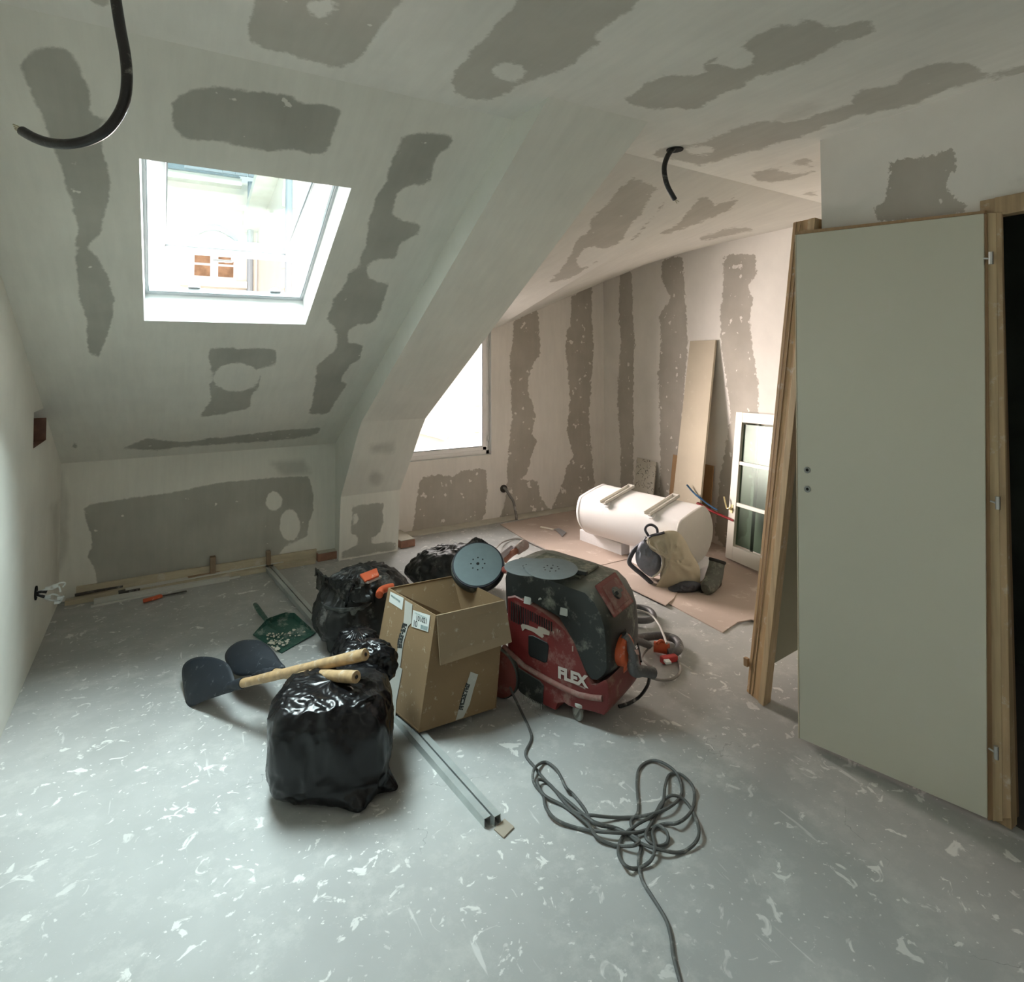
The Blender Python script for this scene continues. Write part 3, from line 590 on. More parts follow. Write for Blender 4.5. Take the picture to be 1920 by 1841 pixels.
# ceiling hole with short conduit
pts = [A(1.893, 1.865, 2.40), A(1.86, 1.865, 2.365), A(1.838, 1.865, 2.315), A(1.84, 1.865, 2.27), A(1.858, 1.865, 2.225), A(1.897, 1.865, 2.178)]
t = thing('ceiling_conduit', pts[0], 'short black conduit bending out of a round ceiling hole right of the truss', 'cable')
C_ = cr(pts, 8); b = MB(); b.tube(C_, [.011] * len(C_), 12); b.build('sheath', m_black, t, smooth=True)
b = MB(); b.lathe([(.036, -.004), (.036, 0), (.03, .001)], A(1.905, 1.87, 2.399), n=28); b.build('hole_rim', mat('hole_dark', (.01, .01, .01), .9), t)
b = MB(); e = C_[-1]
for k in (-1, 0, 1): b.tube([e, e + A(.012 + .012 * k, 0, -.016 + .01 * abs(k))], .0016, 6)
b.build('wire_end', m_wire, t)
# conduit stub under the dormer window
h0 = PY(944, 916, YW)
t = thing('wall_conduit', (h0[0], YW, 0), 'grey conduit drooping from a hole in the dormer wall to the floor', 'cable')
e_ = P(969, 974, .012); b = MB(); b.tube(cr([h0 + A(0, .03, 0), h0 + A(.0, -.03, .005), h0 + A(.03, -.07, -.06), (h0 + e_) / 2 + A(.03, -.01, .02), e_ + A(-.01, 0, .06), e_]), .0125, 10); b.build('sheath', mat('grey_sheath', (.16, .15, .14), .5, dust=.3), t, smooth=True)
b = MB(); b.lathe([(.036, 0), (.036, .008), (.028, .008)], h0 + A(0, -.0005, 0), (0, -1, 0), 24); b.build('hole_rim', mat('hole_rim_dark', (.05, .045, .04), .9), t)
b = MB(); b.tube(cr([h0 + A(.0, -.02, .01), h0 + A(.012, -.03, .02), h0 + A(.02, -.035, .0)]), .004, 8); b.build('wire_end', m_black, t)
# wires with connectors sticking out of the left wall
s0 = PX(66, 1112, XL)
t = thing('socket_wires', s0, 'white cable ends with connectors poking out of a socket hole low in left wall', 'wires')
b = MB(); b.lathe([(.034, 0), (.034, .006), (.028, .006)], s0 + A(.0005, 0, 0), (1, 0, 0), 24); b.build('hole_rim', mat('hole_dark', (.01, .01, .01), .9), t)
ax = A(.085, .0, .0)
def sp(px, py, d): q = CP + ray(px, py) * 1; return PY(px, py, s0[1] + d)
for pp in ([(72, 1112), (84, 1105), (100, 1098), (116, 1092), (122, 1094), (118, 1100)], [(74, 1114), (86, 1122), (100, 1126), (112, 1122), (119, 1118), (112, 1130)], [(84, 1106), (98, 1104), (110, 1100), (114, 1110)], [(86, 1118), (98, 1114), (110, 1118), (106, 1130)]):
    b = MB(); b.tube(cr([s0 - A(.03, 0, 0)] + [sp(x, y, .01 * i % .03) for i, (x, y) in enumerate(pp)]), .0042, 8); b.build('wire', m_whitewire, t, smooth=True)
for px, py in ((90, 1103), (104, 1098), (90, 1119), (112, 1121), (107, 1129)):
    q = sp(px, py, .005); b = MB(); b.box(q - A(.012, .008, .008), q + A(.012, .008, .008)); b.build('connector', m_whitewire, t, bevel=.003)
b = MB(); b.tube(cr([s0, sp(78, 1109, .0), sp(88, 1110, 0)]), .008, 8); b.tube(cr([s0, sp(76, 1117, .0), sp(84, 1119, 0)]), .007, 8); b.build('sheath', m_black, t, smooth=True)
# ---------------------------------------------------------------- rubble sacks
def plastic(name, c, rough, bump=.35, bs=18, dust=0.):
    return mat(name, c, rough, bump=bump, bs=bs, dust=dust, dcol=(.30, .29, .27), ds=10, spec=.38)
m_sack = plastic('black_sack_glossy', (.004, .004, .005), .27, .18, 9)
m_sack2 = plastic('black_sack_dusty', (.016, .016, .015), .46, .25, 12, .25)
def blob(cx, cy, rx, ry, h, rot=0, sq=3.0, seed=0, amp=.02, z0=0., topf=.55, nu=150, nv=90, fold=.012, lean=(0, 0), ptop=2.6, pleat=17, corners=(), f1=1.1, f2=2.6):
    def fn(u, v):
        a = u * 2 * math.pi; ph = (v - .5) * math.pi
        c, s_ = math.cos(a), math.sin(a)
        k = (abs(c) ** sq + abs(s_) ** sq) ** (-1 / sq)
        zz = math.copysign(abs(math.sin(ph)) ** (2 / ptop), math.sin(ph)); rr = max(0, 1 - abs(zz) ** ptop) ** (1 / ptop)
        zt = (zz + 1) / 2
        sh = 1 - (1 - topf) * max(0, zt - .35) ** 1.6
        x, y, z = rx * c * k * rr * sh, ry * s_ * k * rr * sh, h * zt
        q = (x * 7 + seed, y * 7, z * 7)
        n1 = ridge((q[0] * f1, q[1] * f1, q[2] * f1 * .6), 3); n2 = ridge((q[0] * f2 + 9, q[1] * f2, q[2] * f2 * .6), 3)
        pl_ = math.sin(a * pleat + seed + 3 * noise.noise(Vector((x * 6, y * 6, seed)))) * fold * (max(0, zt - .25) ** 1.5 + .25 * (1 - zt))
        d = amp * (n1 * .7 + n2 * .45) + pl_
        l = math.hypot(x, y) + 1e-6; g = min(1, l / (.3 * max(rx, ry)))
        x += d * x / l * g; y += d * y / l * g
        z += amp * .5 * n2 * max(0, zt - .5) * 2
        for ca_, am_, wd_ in corners:
            da = (a - ca_ + math.pi) % (2 * math.pi) - math.pi; g_ = math.exp(-(da / wd_) ** 2) * max(0, 1 - zt * 4.5) ** 1.5 * am_; x += math.cos(ca_) * g_ * min(1, l / rx * 2); y += math.sin(ca_) * g_ * min(1, l / rx * 2)
        z = max(z, .0); x += lean[0] * zt; y += lean[1] * zt
        ca, sa_ = math.cos(R_(rot)), math.sin(R_(rot))
        return A(cx + x * ca - y * sa_, cy + x * sa_ + y * ca, z0 + z)
    return fn
bagfront = blob(.540, 2.225, .194, .178, .332, rot=-22, sq=3.6, seed=2.3, amp=.026, topf=.93, nu=170, fold=.006, lean=(.0, .0), ptop=4.2, pleat=9, corners=((-1.05, .10, .28), (-.45, .12, .22)), f1=.85, f2=2.1)
t = thing('rubble_sack', (.545, 2.215, 0), 'large glossy black rubble sack in the foreground carrying two shovels', 'rubbish sack')
b = MB(); b.grid(200, 110, bagfront, wrap=True); b.build('sack_body', m_sack, t, smooth=True)
# gathered neck of the small sack behind it
t = thing('rubble_sack', (.80, 2.85, 0), 'small glossy black sack slumped between the front sack and the cardboard box', 'rubbish sack')
b = MB(); b.grid(130, 70, blob(P(682, 1236, .14)[0] - .03, P(682, 1236, .14)[1], .08, .12, .27, rot=20, sq=2.3, seed=5.1, amp=.035, topf=.55, fold=.010, ptop=2.2, f1=.8, f2=2.0), wrap=True); b.build('sack_body', m_sack, t, smooth=True)
nk = P(688, 1238, .30)
b = MB(); b.grid(110, 60, blob(nk[0], nk[1], .105, .065, .15, rot=-35, sq=2.2, seed=21.3, amp=.030, topf=.7, fold=.012, ptop=2.2, pleat=11, f1=1.6, f2=3.6, z0=.215), wrap=True)
b.build('gathered_neck', m_sack, t, smooth=True)
t = thing('rubble_sack', (.95, 3.45, 0), 'dusty black sack tied over a dark bucket, orange scraper on top', 'rubbish sack')
b = MB(); b.grid(150, 80, blob(P(682, 1108, .25)[0], P(682, 1108, .25)[1], .245, .17, .37, rot=10, sq=2.2, seed=8.4, amp=.045, topf=.5, fold=.016, ptop=2.1, f1=.8, f2=1.9), wrap=True); b.build('sack_body', m_sack2, t, smooth=True)
def sheetfold(pts_a, pts_b, seed, am=.02, n=28, mm_=14):
    ca, cb = cr(pts_a, 6), cr(pts_b, 6)
    def f(u, v):
        i = min(int(u * (len(ca) - 1)), len(ca) - 1); j = min(int(u * (len(cb) - 1)), len(cb) - 1)
        q = ca[i] * (1 - v) + cb[j] * v
        d = ridge((u * 5 + seed, v * 3, seed), 3) * am * math.sin(math.pi * min(1, max(0, v * .9 + .05)))
        return q + A(.1, -.4, .9) * d
    return f
b = MB(); b.grid(40, 20, sheetfold([P(590, 1068, .33), P(610, 1085, .37), P(640, 1090, .38), P(680, 1085, .36)], [P(592, 1105, .20), P(615, 1122, .24), P(650, 1130, .27), P(700, 1130, .28)], 3.3, .07)); b.build('torn_flap', m_sack2, t, smooth=True, solid=.004)
b = MB(); b.tube(cr([P(668, 1092, .36), P(655, 1110, .35), P(648, 1140, .24), P(650, 1165, .16)]), .007, 8); b.build('tie_string', m_sack, t, smooth=True)
t = thing('rubble_sack', (1.6, 3.75, 0), 'crumpled black sack lying behind the cardboard box under the truss', 'rubbish sack')
bx = P(835, 1075, 0)
b = MB(); b.grid(160, 80, blob(P(852, 1062, .15)[0], P(852, 1062, .15)[1], .28, .17, .27, rot=-25, sq=2.2, seed=12.7, amp=.05, topf=.6, fold=.014, ptop=2.0, f1=.8, f2=1.9), wrap=True); b.build('sack_body', m_sack2, t, smooth=True)
b = MB(); b.grid(30, 14, sheetfold([P(868, 1032, .30), P(890, 1008, .36), P(912, 1018, .33)], [P(862, 1062, .18), P(890, 1062, .20), P(922, 1062, .18)], 7.1, .05)); b.build('torn_flap', m_sack2, t, smooth=True, solid=.004)
# bucket under the tied sack
bk = P(640, 1150, .0); bk = P(655, 1212, 0)
t = thing('bucket', bk, 'dark grey plastic builder bucket half covered by the dusty tied sack', 'bucket')
b = MB(); b.lathe([(.105, 0), (.11, .005), (.135, .235), (.142, .24), (.142, .252), (.13, .252), (.105, .02), (.0, .018)], bk, n=40, cap=False); b.build('bucket_body', mat('bucket_black', (.04, .043, .04), .55, dust=.35, dcol=(.28, .29, .27)), t, smooth=True)
# orange tools lying on the sack
m_or = mat('orange_plastic', (.55, .10, .035), .45, dust=.15, ds=20)
q = P(692, 1080, .385); t = thing('scraper', q, 'orange flat scraper lying on the dusty tied sack', 'tool')
b = MB(); c0, c1, c2_, c3_ = P(674, 1080, .385), P(706, 1068, .40), P(711, 1082, .385), P(684, 1093, .37); b.prism([c0, c1, c2_, c3_], (0, -.004, .012)); b.build('blade_guard', m_or, t, bevel=.004)
b = MB(); b.bar(c3_ + A(.01, 0, 0), c3_ + A(.10, .06, -.005), .02, .012); b.build('handle', mat('dusty_white', (.5, .49, .45), .7), t, bevel=.003)
q = P(718, 1110, .33); t = thing('tool_handle', q, 'rounded orange tool handle wedged between dusty sack and cardboard box', 'tool')
b = MB(); b.tube(cr([P(711, 1116, .33), P(714, 1108, .335), P(724, 1103, .34), P(738, 1100, .34)]), [.010] + [.019] * 23 + [.015], 14); b.build('handle', m_or, t, smooth=True)
# ---------------------------------------------------------------- cardboard box
m_card = mat('cardboard', (.275, .185, .105), .8, var=.06, vs=3, dust=.12, ds=30, dcol=(.6, .53, .42), spec=.2)
m_cardin = mat('cardboard_inside', (.30, .205, .115), .85, var=.08, vs=4, dust=.15, ds=22, dcol=(.62, .54, .42), spec=.2)
T0, T1, T3 = P(817, 1154, .47), P(728, 1102, .48), P(946, 1125, .46); T2 = T1 + T3 - T0
B0 = P(785, 1374, .035); B1 = pl(693, 1293, np.cross(T0 - B0, T1 - B0), B0); B3 = pl(930, 1327, np.cross(T0 - B0, T3 - B0), B0); B2 = B1 + B3 - B0
t = thing('cardboard_box', (B0 + B2) / 2, 'open brown cardboard box with paper labels and tape, sander head on its rim', 'box')
cen = (B0 + B1 + B2 + B3 + T0 + T1 + T2 + T3) / 8
def panel(a, b_, c, d, th=.004):
    n = nrm(np.cross(b_ - a, d - a)); n = n if n @ (cen - a) > 0 else -n
    q = MB(); q.hexa([a, b_, b_ + n * th, a + n * th, d, c, c + n * th, d + n * th]); return q
for nm, (a, b_, c, d) in dict(left_panel=(B0, B1, T1, T0), right_panel=(B0, B3, T3, T0), back_panel=(B1, B2, T2, T1), side_panel=(B3, B2, T2, T3)).items():
    panel(a, b_, c, d).build(nm, m_card, t)
q = MB(); q.prism([B0 + A(0, 0, .004), B1 + A(0, 0, .004), B2 + A(0, 0, .004), B3 + A(0, 0, .004)], (0, 0, .004)); q.build('bottom_panel', m_cardin, t)
nl = nrm(np.cross(B1 - B0, T0 - B0)); nl = nl if nl @ (cen - B0) < 0 else -nl
nr = nrm(np.cross(B3 - B0, T0 - B0)); nr = nr if nr @ (cen - B0) < 0 else -nr
def onl(px, py, d=.0012): return pl(px, py, nl, B0) + nl * d
def onr(px, py, d=.0012): return pl(px, py, nr, B0) + nr * d
f0, f3 = T0 + (T3 - T0) * .01, T3
fd0, fd3 = pl(825, 1247, nr, T0 + nr * .035), pl(959, 1203, nr, T0 + nr * .05)
q = MB(); q.hexa([f0, f3, f3 + nr * .004, f0 + nr * .004, fd0, fd3, fd3 + nr * .004, fd0 + nr * .004]); q.build('flap', mat('cardboard_flap', (.33, .25, .165), .85, var=.05, vs=4, dust=.1, ds=26, dcol=(.65, .6, .5)), t)
# narrow inner flap folded inside
q = MB(); a, b_ = T2, T1; q.hexa([a, b_, b_ + A(0, 0, -.001), a + A(0, 0, -.001), a + (T0 - T1) * .35 + A(0, 0, -.19), b_ + (T0 - T1) * .12 + A(0, 0, -.21), b_ + (T0 - T1) * .12 + A(0, .003, -.213), a + (T0 - T1) * .35 + A(0, .003, -.193)]); q.build('flap', m_cardin, t)
m_paper = mat('label_paper', (.66, .69, .67), .6); m_ink = mat('ink', (.03, .035, .035), .6); m_inkg = mat('ink_grey', (.30, .40, .40), .6)
m_tape = mat('grey_tape', (.50, .50, .46), .35, dust=.2, ds=40, dcol=(.6, .6, .56))
def lab(name, pts_, M, par, f=onl, d=.0012):
    v = [f(x, y, d) for x, y in pts_]; n = nl if f is onl else nr
    q = MB(); q.prism(v, n * .0006); return q.build(name, M, par)
L1 = lab('paper_label', [(732.6, 1109), (757.5, 1121), (754.5, 1143.5), (730, 1128)], m_paper, t)
L2 = lab('paper_label', [(775.5, 1143.5), (807.5, 1153.5), (803.5, 1184.5), (772.5, 1174.5)], m_paper, t, d=.0022)
lab('tape', [(760, 1125), (774, 1133), (772, 1168), (766, 1174), (757, 1205), (751, 1250), (742, 1247), (748, 1205), (757, 1170), (759, 1150)], m_tape, t, d=.0016)
lab('tape', [(728, 1250), (744, 1247), (755, 1254), (750, 1282), (744, 1312), (742, 1345), (734, 1338), (730, 1310)], m_tape, t, d=.0017)
lab('tape', [(882, 1259), (896, 1264), (888, 1290), (880, 1320), (868, 1345), (854, 1350), (862, 1320), (872, 1290)], m_tape, t, onr, .0016)
ux = onl(803, 1154) - onl(776, 1145); uy = onl(776, 1145) - onl(773, 1173)
text('lettering', '101021', onl(791.5, 1162.0, .0030), ux, uy, .028, m_ink, t, .0003, .95, bold=.0004)
text('lettering', '10', onl(779.5, 1169.5, .0030), ux, uy, .034, m_ink, t, .0003, .9, bold=.0004)
def ink(a, b_, w, f, M, d=.0031, name='printed_mark'):
    p, q_ = f(*a, d), f(*b_, d); n = nl if f is onl else nr; s_ = nrm(np.cross(q_ - p, n)) * w / 2
    q = MB(); q.prism([p - s_, p + s_, q_ + s_, q_ - s_], n * .0004); return q
for n_, xa, ya, dx_, dy_, ex, ey, wd in ((11, 779.8, 1147.6, 2.05, .95, -.25, 3.0, .0035), (9, 791, 1171, 1.45, .45, -.8, 7.5, .0032), (12, 735, 1114.5, 1.45, 1.0, -.3, 3.3, .0035)):
    q = MB()
    for k in range(n_): z = ink((xa + k * dx_, ya + k * dy_), (xa + k * dx_ + ex, ya + k * dy_ + ey), wd * (1.5 if k < 2 and n_ == 9 else 1), onl, m_inkg); q.add(z.v, z.f)
    q.build('printed_mark', m_inkg, t)
def tapeprint(path, f, w, n, seed):
    rnd = random.Random(seed); q = MB(); c = cr([A(*p_, 0) for p_ in path], 12)
    for k in range(n):
        i = int(k / n * (len(c) - 2)); a = c[i]; b_ = c[i + 1]; d_ = nrm(b_ - a); s_ = A(-d_[1], d_[0], 0)
        for j in (-1, 0, 1):
            if rnd.random() < .72:
                a0 = a + s_ * (j * w * .34 - w * .14); a1 = a + s_ * (j * w * .34 + w * .14) + d_ * rnd.uniform(-.5, .8); z = ink(a0[:2], a1[:2], .006, f, m_ink, .0024); q.add(z.v, z.f)
    return q
tapeprint([(760, 1170), (755.5, 1186), (751, 1202), (750, 1216)], onl, 9, 26, 3).build('printed_mark', m_ink, t)
tapeprint([(731, 1306), (735, 1318), (737, 1328)], onl, 6, 10, 4).build('printed_mark', m_ink, t)
tapeprint([(877, 1282), (871, 1300), (867, 1314), (863, 1332)], onr, 8, 22, 6).build('printed_mark', m_ink, t)
# ---------------------------------------------------------------- galvanised stud pair lying across the floor
m_galv = mat('galvanised_steel', (.52, .56, .55), .42, .55, var=.12, vs=8, dust=.25, ds=18, dcol=(.62, .63, .6))
def stud(name, p, q, label, w=.0245, h=.030):
    p, q = np.array(p, float), np.array(q, float); d = q - p; s_ = nrm(np.cross(d, (0, 0, 1))); u = A(0, 0, 1)
    t = thing(name, p, label, 'metal stud', 'metal studs on the floor'); b = MB(); th = .0015
    b.ob(p - s_ * w / 2, d, s_ * th, u * h); b.ob(p + s_ * (w / 2 - th), d, s_ * th, u * h)
    b.ob(p - s_ * (w / 2 - th) + u * (h - th), d, s_ * (w - 2 * th), u * th)
    b.ob(p - s_ * (w / 2 - th), d, s_ * .006, u * th); b.ob(p + s_ * (w / 2 - th - .006), d, s_ * .006, u * th)
    b.build('stud_channel', m_galv, t); return t
a, b_ = P(494, 1062, .0), P(914, 1550, .0)
stud('metal_stud', a, b_, 'long galvanised stud running from the knee wall under the sack to the foreground')
sdv = nrm(np.cross(b_ - a, (0, 0, 1)))
a2 = P(514, 1058, .0); b2 = P(938, 1535, .0)
sd2 = nrm(np.cross(b2 - a2, (0, 0, 1)))
off_ = .031
stud('metal_stud', a + sdv * off_ * (1 if (b2 - b_) @ sdv > 0 else -1) , b_ + sdv * off_ * (1 if (b2 - b_) @ sdv > 0 else -1) + (b_ - a) * .004, 'galvanised stud beside the long one, its right-hand twin')
q = P(935, 1550, 0); t = MB(); t.ob(q + A(-.01, -.05, .001), (.05, .02, 0), (-.01, .045, 0), (0, 0, .004)); t = t.build('paper_scrap', mat('brown_paper', (.35, .30, .24), .8)); tag(t, 'small brown scrap at the near end of the studs', 'scrap')
# ---------------------------------------------------------------- shovels on the sack
m_blade = mat('blued_steel', (.011, .016, .023), .6, .1, var=.15, vs=10, dust=.04, ds=30, dcol=(.2, .22, .22))
m_hndl = mat('worn_ash_handle', (.40, .27, .14), .55, var=.2, vs=7, stretch=(6, 6, 6), dust=.2, ds=25)
def shovel(label, outline, socket, h0, h1, bulge=.03, r0=.017, r1=.021):
    k_ = [P(*o) for o in socket]; kn = np.cross(k_[1] - k_[0], k_[2] - k_[0]); pts_ = [pl(o[0], o[1], kn, k_[0]) for o in outline]; c = sum(pts_) / len(pts_); t = thing('shovel', c, label, 'shovel')
    ring = cr(pts_, 6, True); n = nrm(np.cross(pts_[2] - pts_[0], pts_[5] - pts_[0])); n = n if n[2] > 0 else -n
    b = MB(); N_ = len(ring); K = 8; V = [c + n * bulge]
    for k in range(1, K + 1):
        s_ = k / K
        for p_ in ring: V.append(c + (p_ - c) * s_ + n * bulge * (1 - s_ ** 2.2))
    F = [(0, 1 + i, 1 + (i + 1) % N_) for i in range(N_)] + [(1 + (k - 1) * N_ + i, 1 + k * N_ + i, 1 + k * N_ + (i + 1) % N_, 1 + (k - 1) * N_ + (i + 1) % N_) for k in range(1, K) for i in range(N_)]
    b.add(V, F); b.build('blade', m_blade, t, smooth=True, solid=.003)
    d_ = nrm(h1 - h0); b = MB(); b.tube(cr([h0 - d_ * .15 - A(0, 0, .012), h0 - d_ * .07, h0 - d_ * .0, h0 + d_ * .035], 5), [.006] * 3 + [.012] * 3 + [.018] * 3 + [.021] * 7, 14); b.build('socket', m_blade, t, smooth=True)
    b = MB(); m_ = 14; pp = [h0 + (h1 - h0) * k / m_ for k in range(m_ + 1)]; b.tube(pp, [r0 + (r1 - r0) * (k / m_) + .0007 * math.sin(k * 2.1) for k in range(m_ + 1)], 18); b.lathe([(r1, 0), (r1 * .9, .004), (r1 * .35, .0045), (r1 * .3, -.006)], h1, d_, 18, cap=False)
    hd = b.build('handle', m_hndl, t, smooth=True)
    b = MB(); b.lathe([(.001, -.001), (.006, .0052), (.0, .0054)], h1, d_, 12, cap=False); b.build('end_hole', m_black, hd)
    return t
hA0, hA1 = P(446, 1283, .15), P(684, 1227, .43)
shovel('front shovel on the black sack, its dark blade lower and further left', [(341, 1262, .08), (347, 1243, .10), (368, 1232, .13), (397, 1232, .16), (424, 1242, .18), (436, 1262, .17), (440, 1292, .13), (415, 1303, .10), (385, 1313, .07), (353, 1325, .02), (346, 1300, .04)], [(440, 1287, .145), (343, 1262, .055), (397, 1232, .16)], hA0, hA1, .018)
hB0, hB1 = P(508, 1262, .22), P(667, 1269, .385)
shovel('second shovel, its blade standing behind the crossing handles above the dustpan', [(422, 1236, .14), (427, 1217, .16), (446, 1203, .19), (468, 1199, .21), (492, 1203, .22), (512, 1220, .22), (526, 1240, .21), (534, 1252, .19), (505, 1262, .17), (470, 1266, .15), (440, 1264, .14)], [(422, 1236, .10), (468, 1199, .165), (534, 1252, .20)], hB0, hB1, .018)
# ---------------------------------------------------------------- dustpan
m_green = mat('green_plastic', (.025, .09, .065), .45, dust=.35, ds=16, dcol=(.45, .47, .42))
dc = [P(474, 1190, .012), P(528, 1224, .004), P(592, 1186, .012), P(552, 1159, .05), P(535, 1158, .055), P(509, 1167, .05), P(499, 1172, .05)]
t = thing('dustpan', P(530, 1190, 0), 'green plastic dustpan full of plaster crumbs beside the metal studs', 'dustpan')
b = MB(); ring = dc; c = P(532, 1190, .006); V = [c] + ring; b.add(V, [(0, i + 1, (i + 1) % len(ring) + 1) for i in range(len(ring))]); b.build('pan', m_green, t, solid=.004)
b = MB()
for i, j in ((2, 3), (3, 4), (4, 5), (5, 6), (6, 0)): p_, q_ = dc[i], dc[j]; hh = lambda k: .002 if k in (0, 2) else .03; b.add([p_, q_, q_ + A(0, 0, hh(j)), p_ + A(0, 0, hh(i))], [(0, 1, 2, 3)])
b.build('rim', m_green, t, solid=.003)
b = MB(); b.tube(cr([P(506, 1172, .06), P(498, 1160, .06), P(488, 1147, .05), P(478, 1132, .045)]), [.011, .011, .011, .011, .012, .012, .013, .013, .013, .014, .014, .014, .014, .015, .015, .015, .015, .015, .015, .015, .014, .014, .013, .012, .011][:25], 12, ry=.6); b.build('handle', m_green, t, smooth=True)
b = MB(); b.lathe([(.0, .002), (.0145, 0)], P(478, 1132, .045), nrm(P(478, 1132, .045) - P(488, 1147, .05)), 14); b.build('handle_end', mat('pale_dust', (.6, .58, .52), .8), t)
m_crumb = mat('plaster_crumb', (.72, .66, .56), .9)
b = MB(); rnd = random.Random(4)
for k in range(220):
    px, py = rnd.uniform(500, 572), rnd.uniform(1178, 1222)
    if py > 1172 + (592 - px) * .65 or py > 1190 + (px - 474) * .62: continue
    q = P(px, py, .014); s_ = rnd.uniform(.002, .008) * (1.3 if py > 1200 else .8)
    b.lathe([(.0, -s_ * .5), (s_, -.1 * s_), (s_ * .8, s_ * .4), (0, s_ * .6)], q, (rnd.uniform(-.4, .4), rnd.uniform(-.4, .4), 1), 6, cap=False)
o = b.build('plaster_crumbs', m_crumb); tag(o, 'heap of pale plaster crumbs in the green dustpan', 'crumbs', kind='stuff')
for k, (px, py) in enumerate(((537, 1172), (552, 1181), (543, 1187))):
    q = P(px, py, .016); b = MB(); b.lathe([(0, -.005), (.016 - .003 * k, -.003), (.014 - .003 * k, .004), (0, .006)], q, (.2, .1 * k, 1), 8, cap=False); o = b.build('plaster_chip', m_crumb)
    tag(o, 'white plaster chip lying in the green dustpan, %s' % ('largest and furthest back', 'nearest the right corner', 'middle of the pan')[k], 'plaster chip', 'plaster chips in the dustpan')
# ---------------------------------------------------------------- dust extractor
VC = A(1.372, 2.255, 0); VU = A(.426, -.905, 0); VW = A(.905, .426, 0)
def vp(s, w_, z): return VC + VU * s + VW * w_ + A(0, 0, z)
def vside(px, py, w_=0):       # a picture point on the extractor's near side
    q = pl(px, py, VW, VC + VW * w_); return float((q - VC) @ VU), float(q[2])
m_red = mat('red_plastic', (.165, .020, .019), .42, dust=.30, dcol=(.36, .24, .20), ds=11, dz=.6)
m_hood = mat('dusty_black_plastic', (.022, .025, .024), .48, dust=.30, dcol=(.30, .31, .26), ds=12, dz=.45)
m_dustw = mat('dried_plaster', (.42, .36, .30), .9)
m_lgrey = mat('light_grey_clip', (.50, .52, .49), .6)
m_fx = mat('white_print', (.55, .49, .45), .6)
vac = thing('dust_extractor', vp(.12, .17, 0), 'red and black wheeled dust extractor marked FLEX beside the cardboard box', 'vacuum cleaner')
W_ = .335
def slab(poly, w0, w1, inset=.0, taper=None, nseg=10, rnd=.05):
    """closed profile polygon in (s, z) swept across the width, edges rolled in at both sides"""
    b = MB(); n = len(poly); cs = sum(p[0] for p in poly) / n; cz = sum(p[1] for p in poly) / n; V = []
    ws = []; 
    for k in range(nseg + 1):
        a = math.pi * (k / nseg); w_ = (w0 + w1) / 2 - math.cos(a) * (w1 - w0) / 2
        e = min(1, math.sin(a) ** .35) if 0 < k < nseg else 0.0
        ws.append((w_, rnd * (1 - e)))
    for w_, d in ws:
        for s_, z in poly:
            ds_, dz_ = s_ - cs, z - cz; l = math.hypot(ds_, dz_) + 1e-9; V.append(vp(s_ - ds_ / l * d, w_, z - dz_ / l * d * .8))
    F = [(k * n + i, k * n + (i + 1) % n, (k + 1) * n + (i + 1) % n, (k + 1) * n + i) for k in range(nseg) for i in range(n)] + [tuple(range(n))[::-1], tuple(range(nseg * n, (nseg + 1) * n))]
    return b.add(V, F)
def pc(pts_, k=5): return [(q[0], q[1]) for q in cr([A(x, y) for x, y in pts_], k, True)]
# red tub
tub = [(-.10, .10), (-.10, .44), (-.06, .455), (.0, .445), (.08, .425), (.15, .40), (.20, .375), (.235, .335), (.27, .27), (.30, .21), (.325, .18), (.35, .185), (.385, .215), (.395, .20), (.40, .12)] + [vside(*p_) for p_ in ((1133, 1343), (1110, 1336), (1085, 1332), (1066, 1326), (1058, 1320), (1046, 1321), (1040, 1334), (1020, 1325), (1000, 1313), (975, 1298), (962, 1282))] + [(-.10, .12)]
slab(tub, 0, W_, rnd=.012, nseg=12).build('tub', m_red, vac, smooth=True)
# black hood over the tub
hood = [(-.125, .36), (-.13, .52), (-.115, .565), (-.06, .575), (.05, .57), (.16, .565), (.22, .558), (.30, .548), (.345, .515), (.375, .47), (.392, .42), (.40, .34), (.398, .25), (.385, .222), (.35, .188), (.325, .184), (.30, .214), (.27, .274), (.235, .34), (.20, .38), (.15, .405), (.08, .43), (0, .45), (-.06, .46), (-.10, .445)]
slab(hood, .006, W_ - .006, rnd=.05, nseg=14).build('hood', m_hood, vac, smooth=True)
# recessed tray on top
b = MB(); b.hexa([vp(-.05, .08, .565), vp(.23, .08, .557), vp(.23, W_ - .08, .557), vp(-.05, W_ - .08, .565), vp(-.05, .08, .578), vp(.23, .08, .57), vp(.23, W_ - .08, .57), vp(-.05, W_ - .08, .578)]); tray = b.build('tray', mat('dusty_tray', (.10, .11, .085), .8, dust=.6, dcol=(.34, .33, .26), ds=20), vac, bevel=.006)
for (s_, w_, l_, h_) in ((.20, .09, .05, .02), (.02, .075, .03, .025), (-.085, .075, .03, .025), (.12, .078, .045, .015)):
    b = MB(); b.box((0, 0, 0), (1, 1, 1)); b.v = [tuple(vp(s_ + v[0] * l_, w_ + v[1] * h_, .572 + v[2] * .018)) for v in b.v]; b.build('tray_rib', m_hood, vac, bevel=.003)
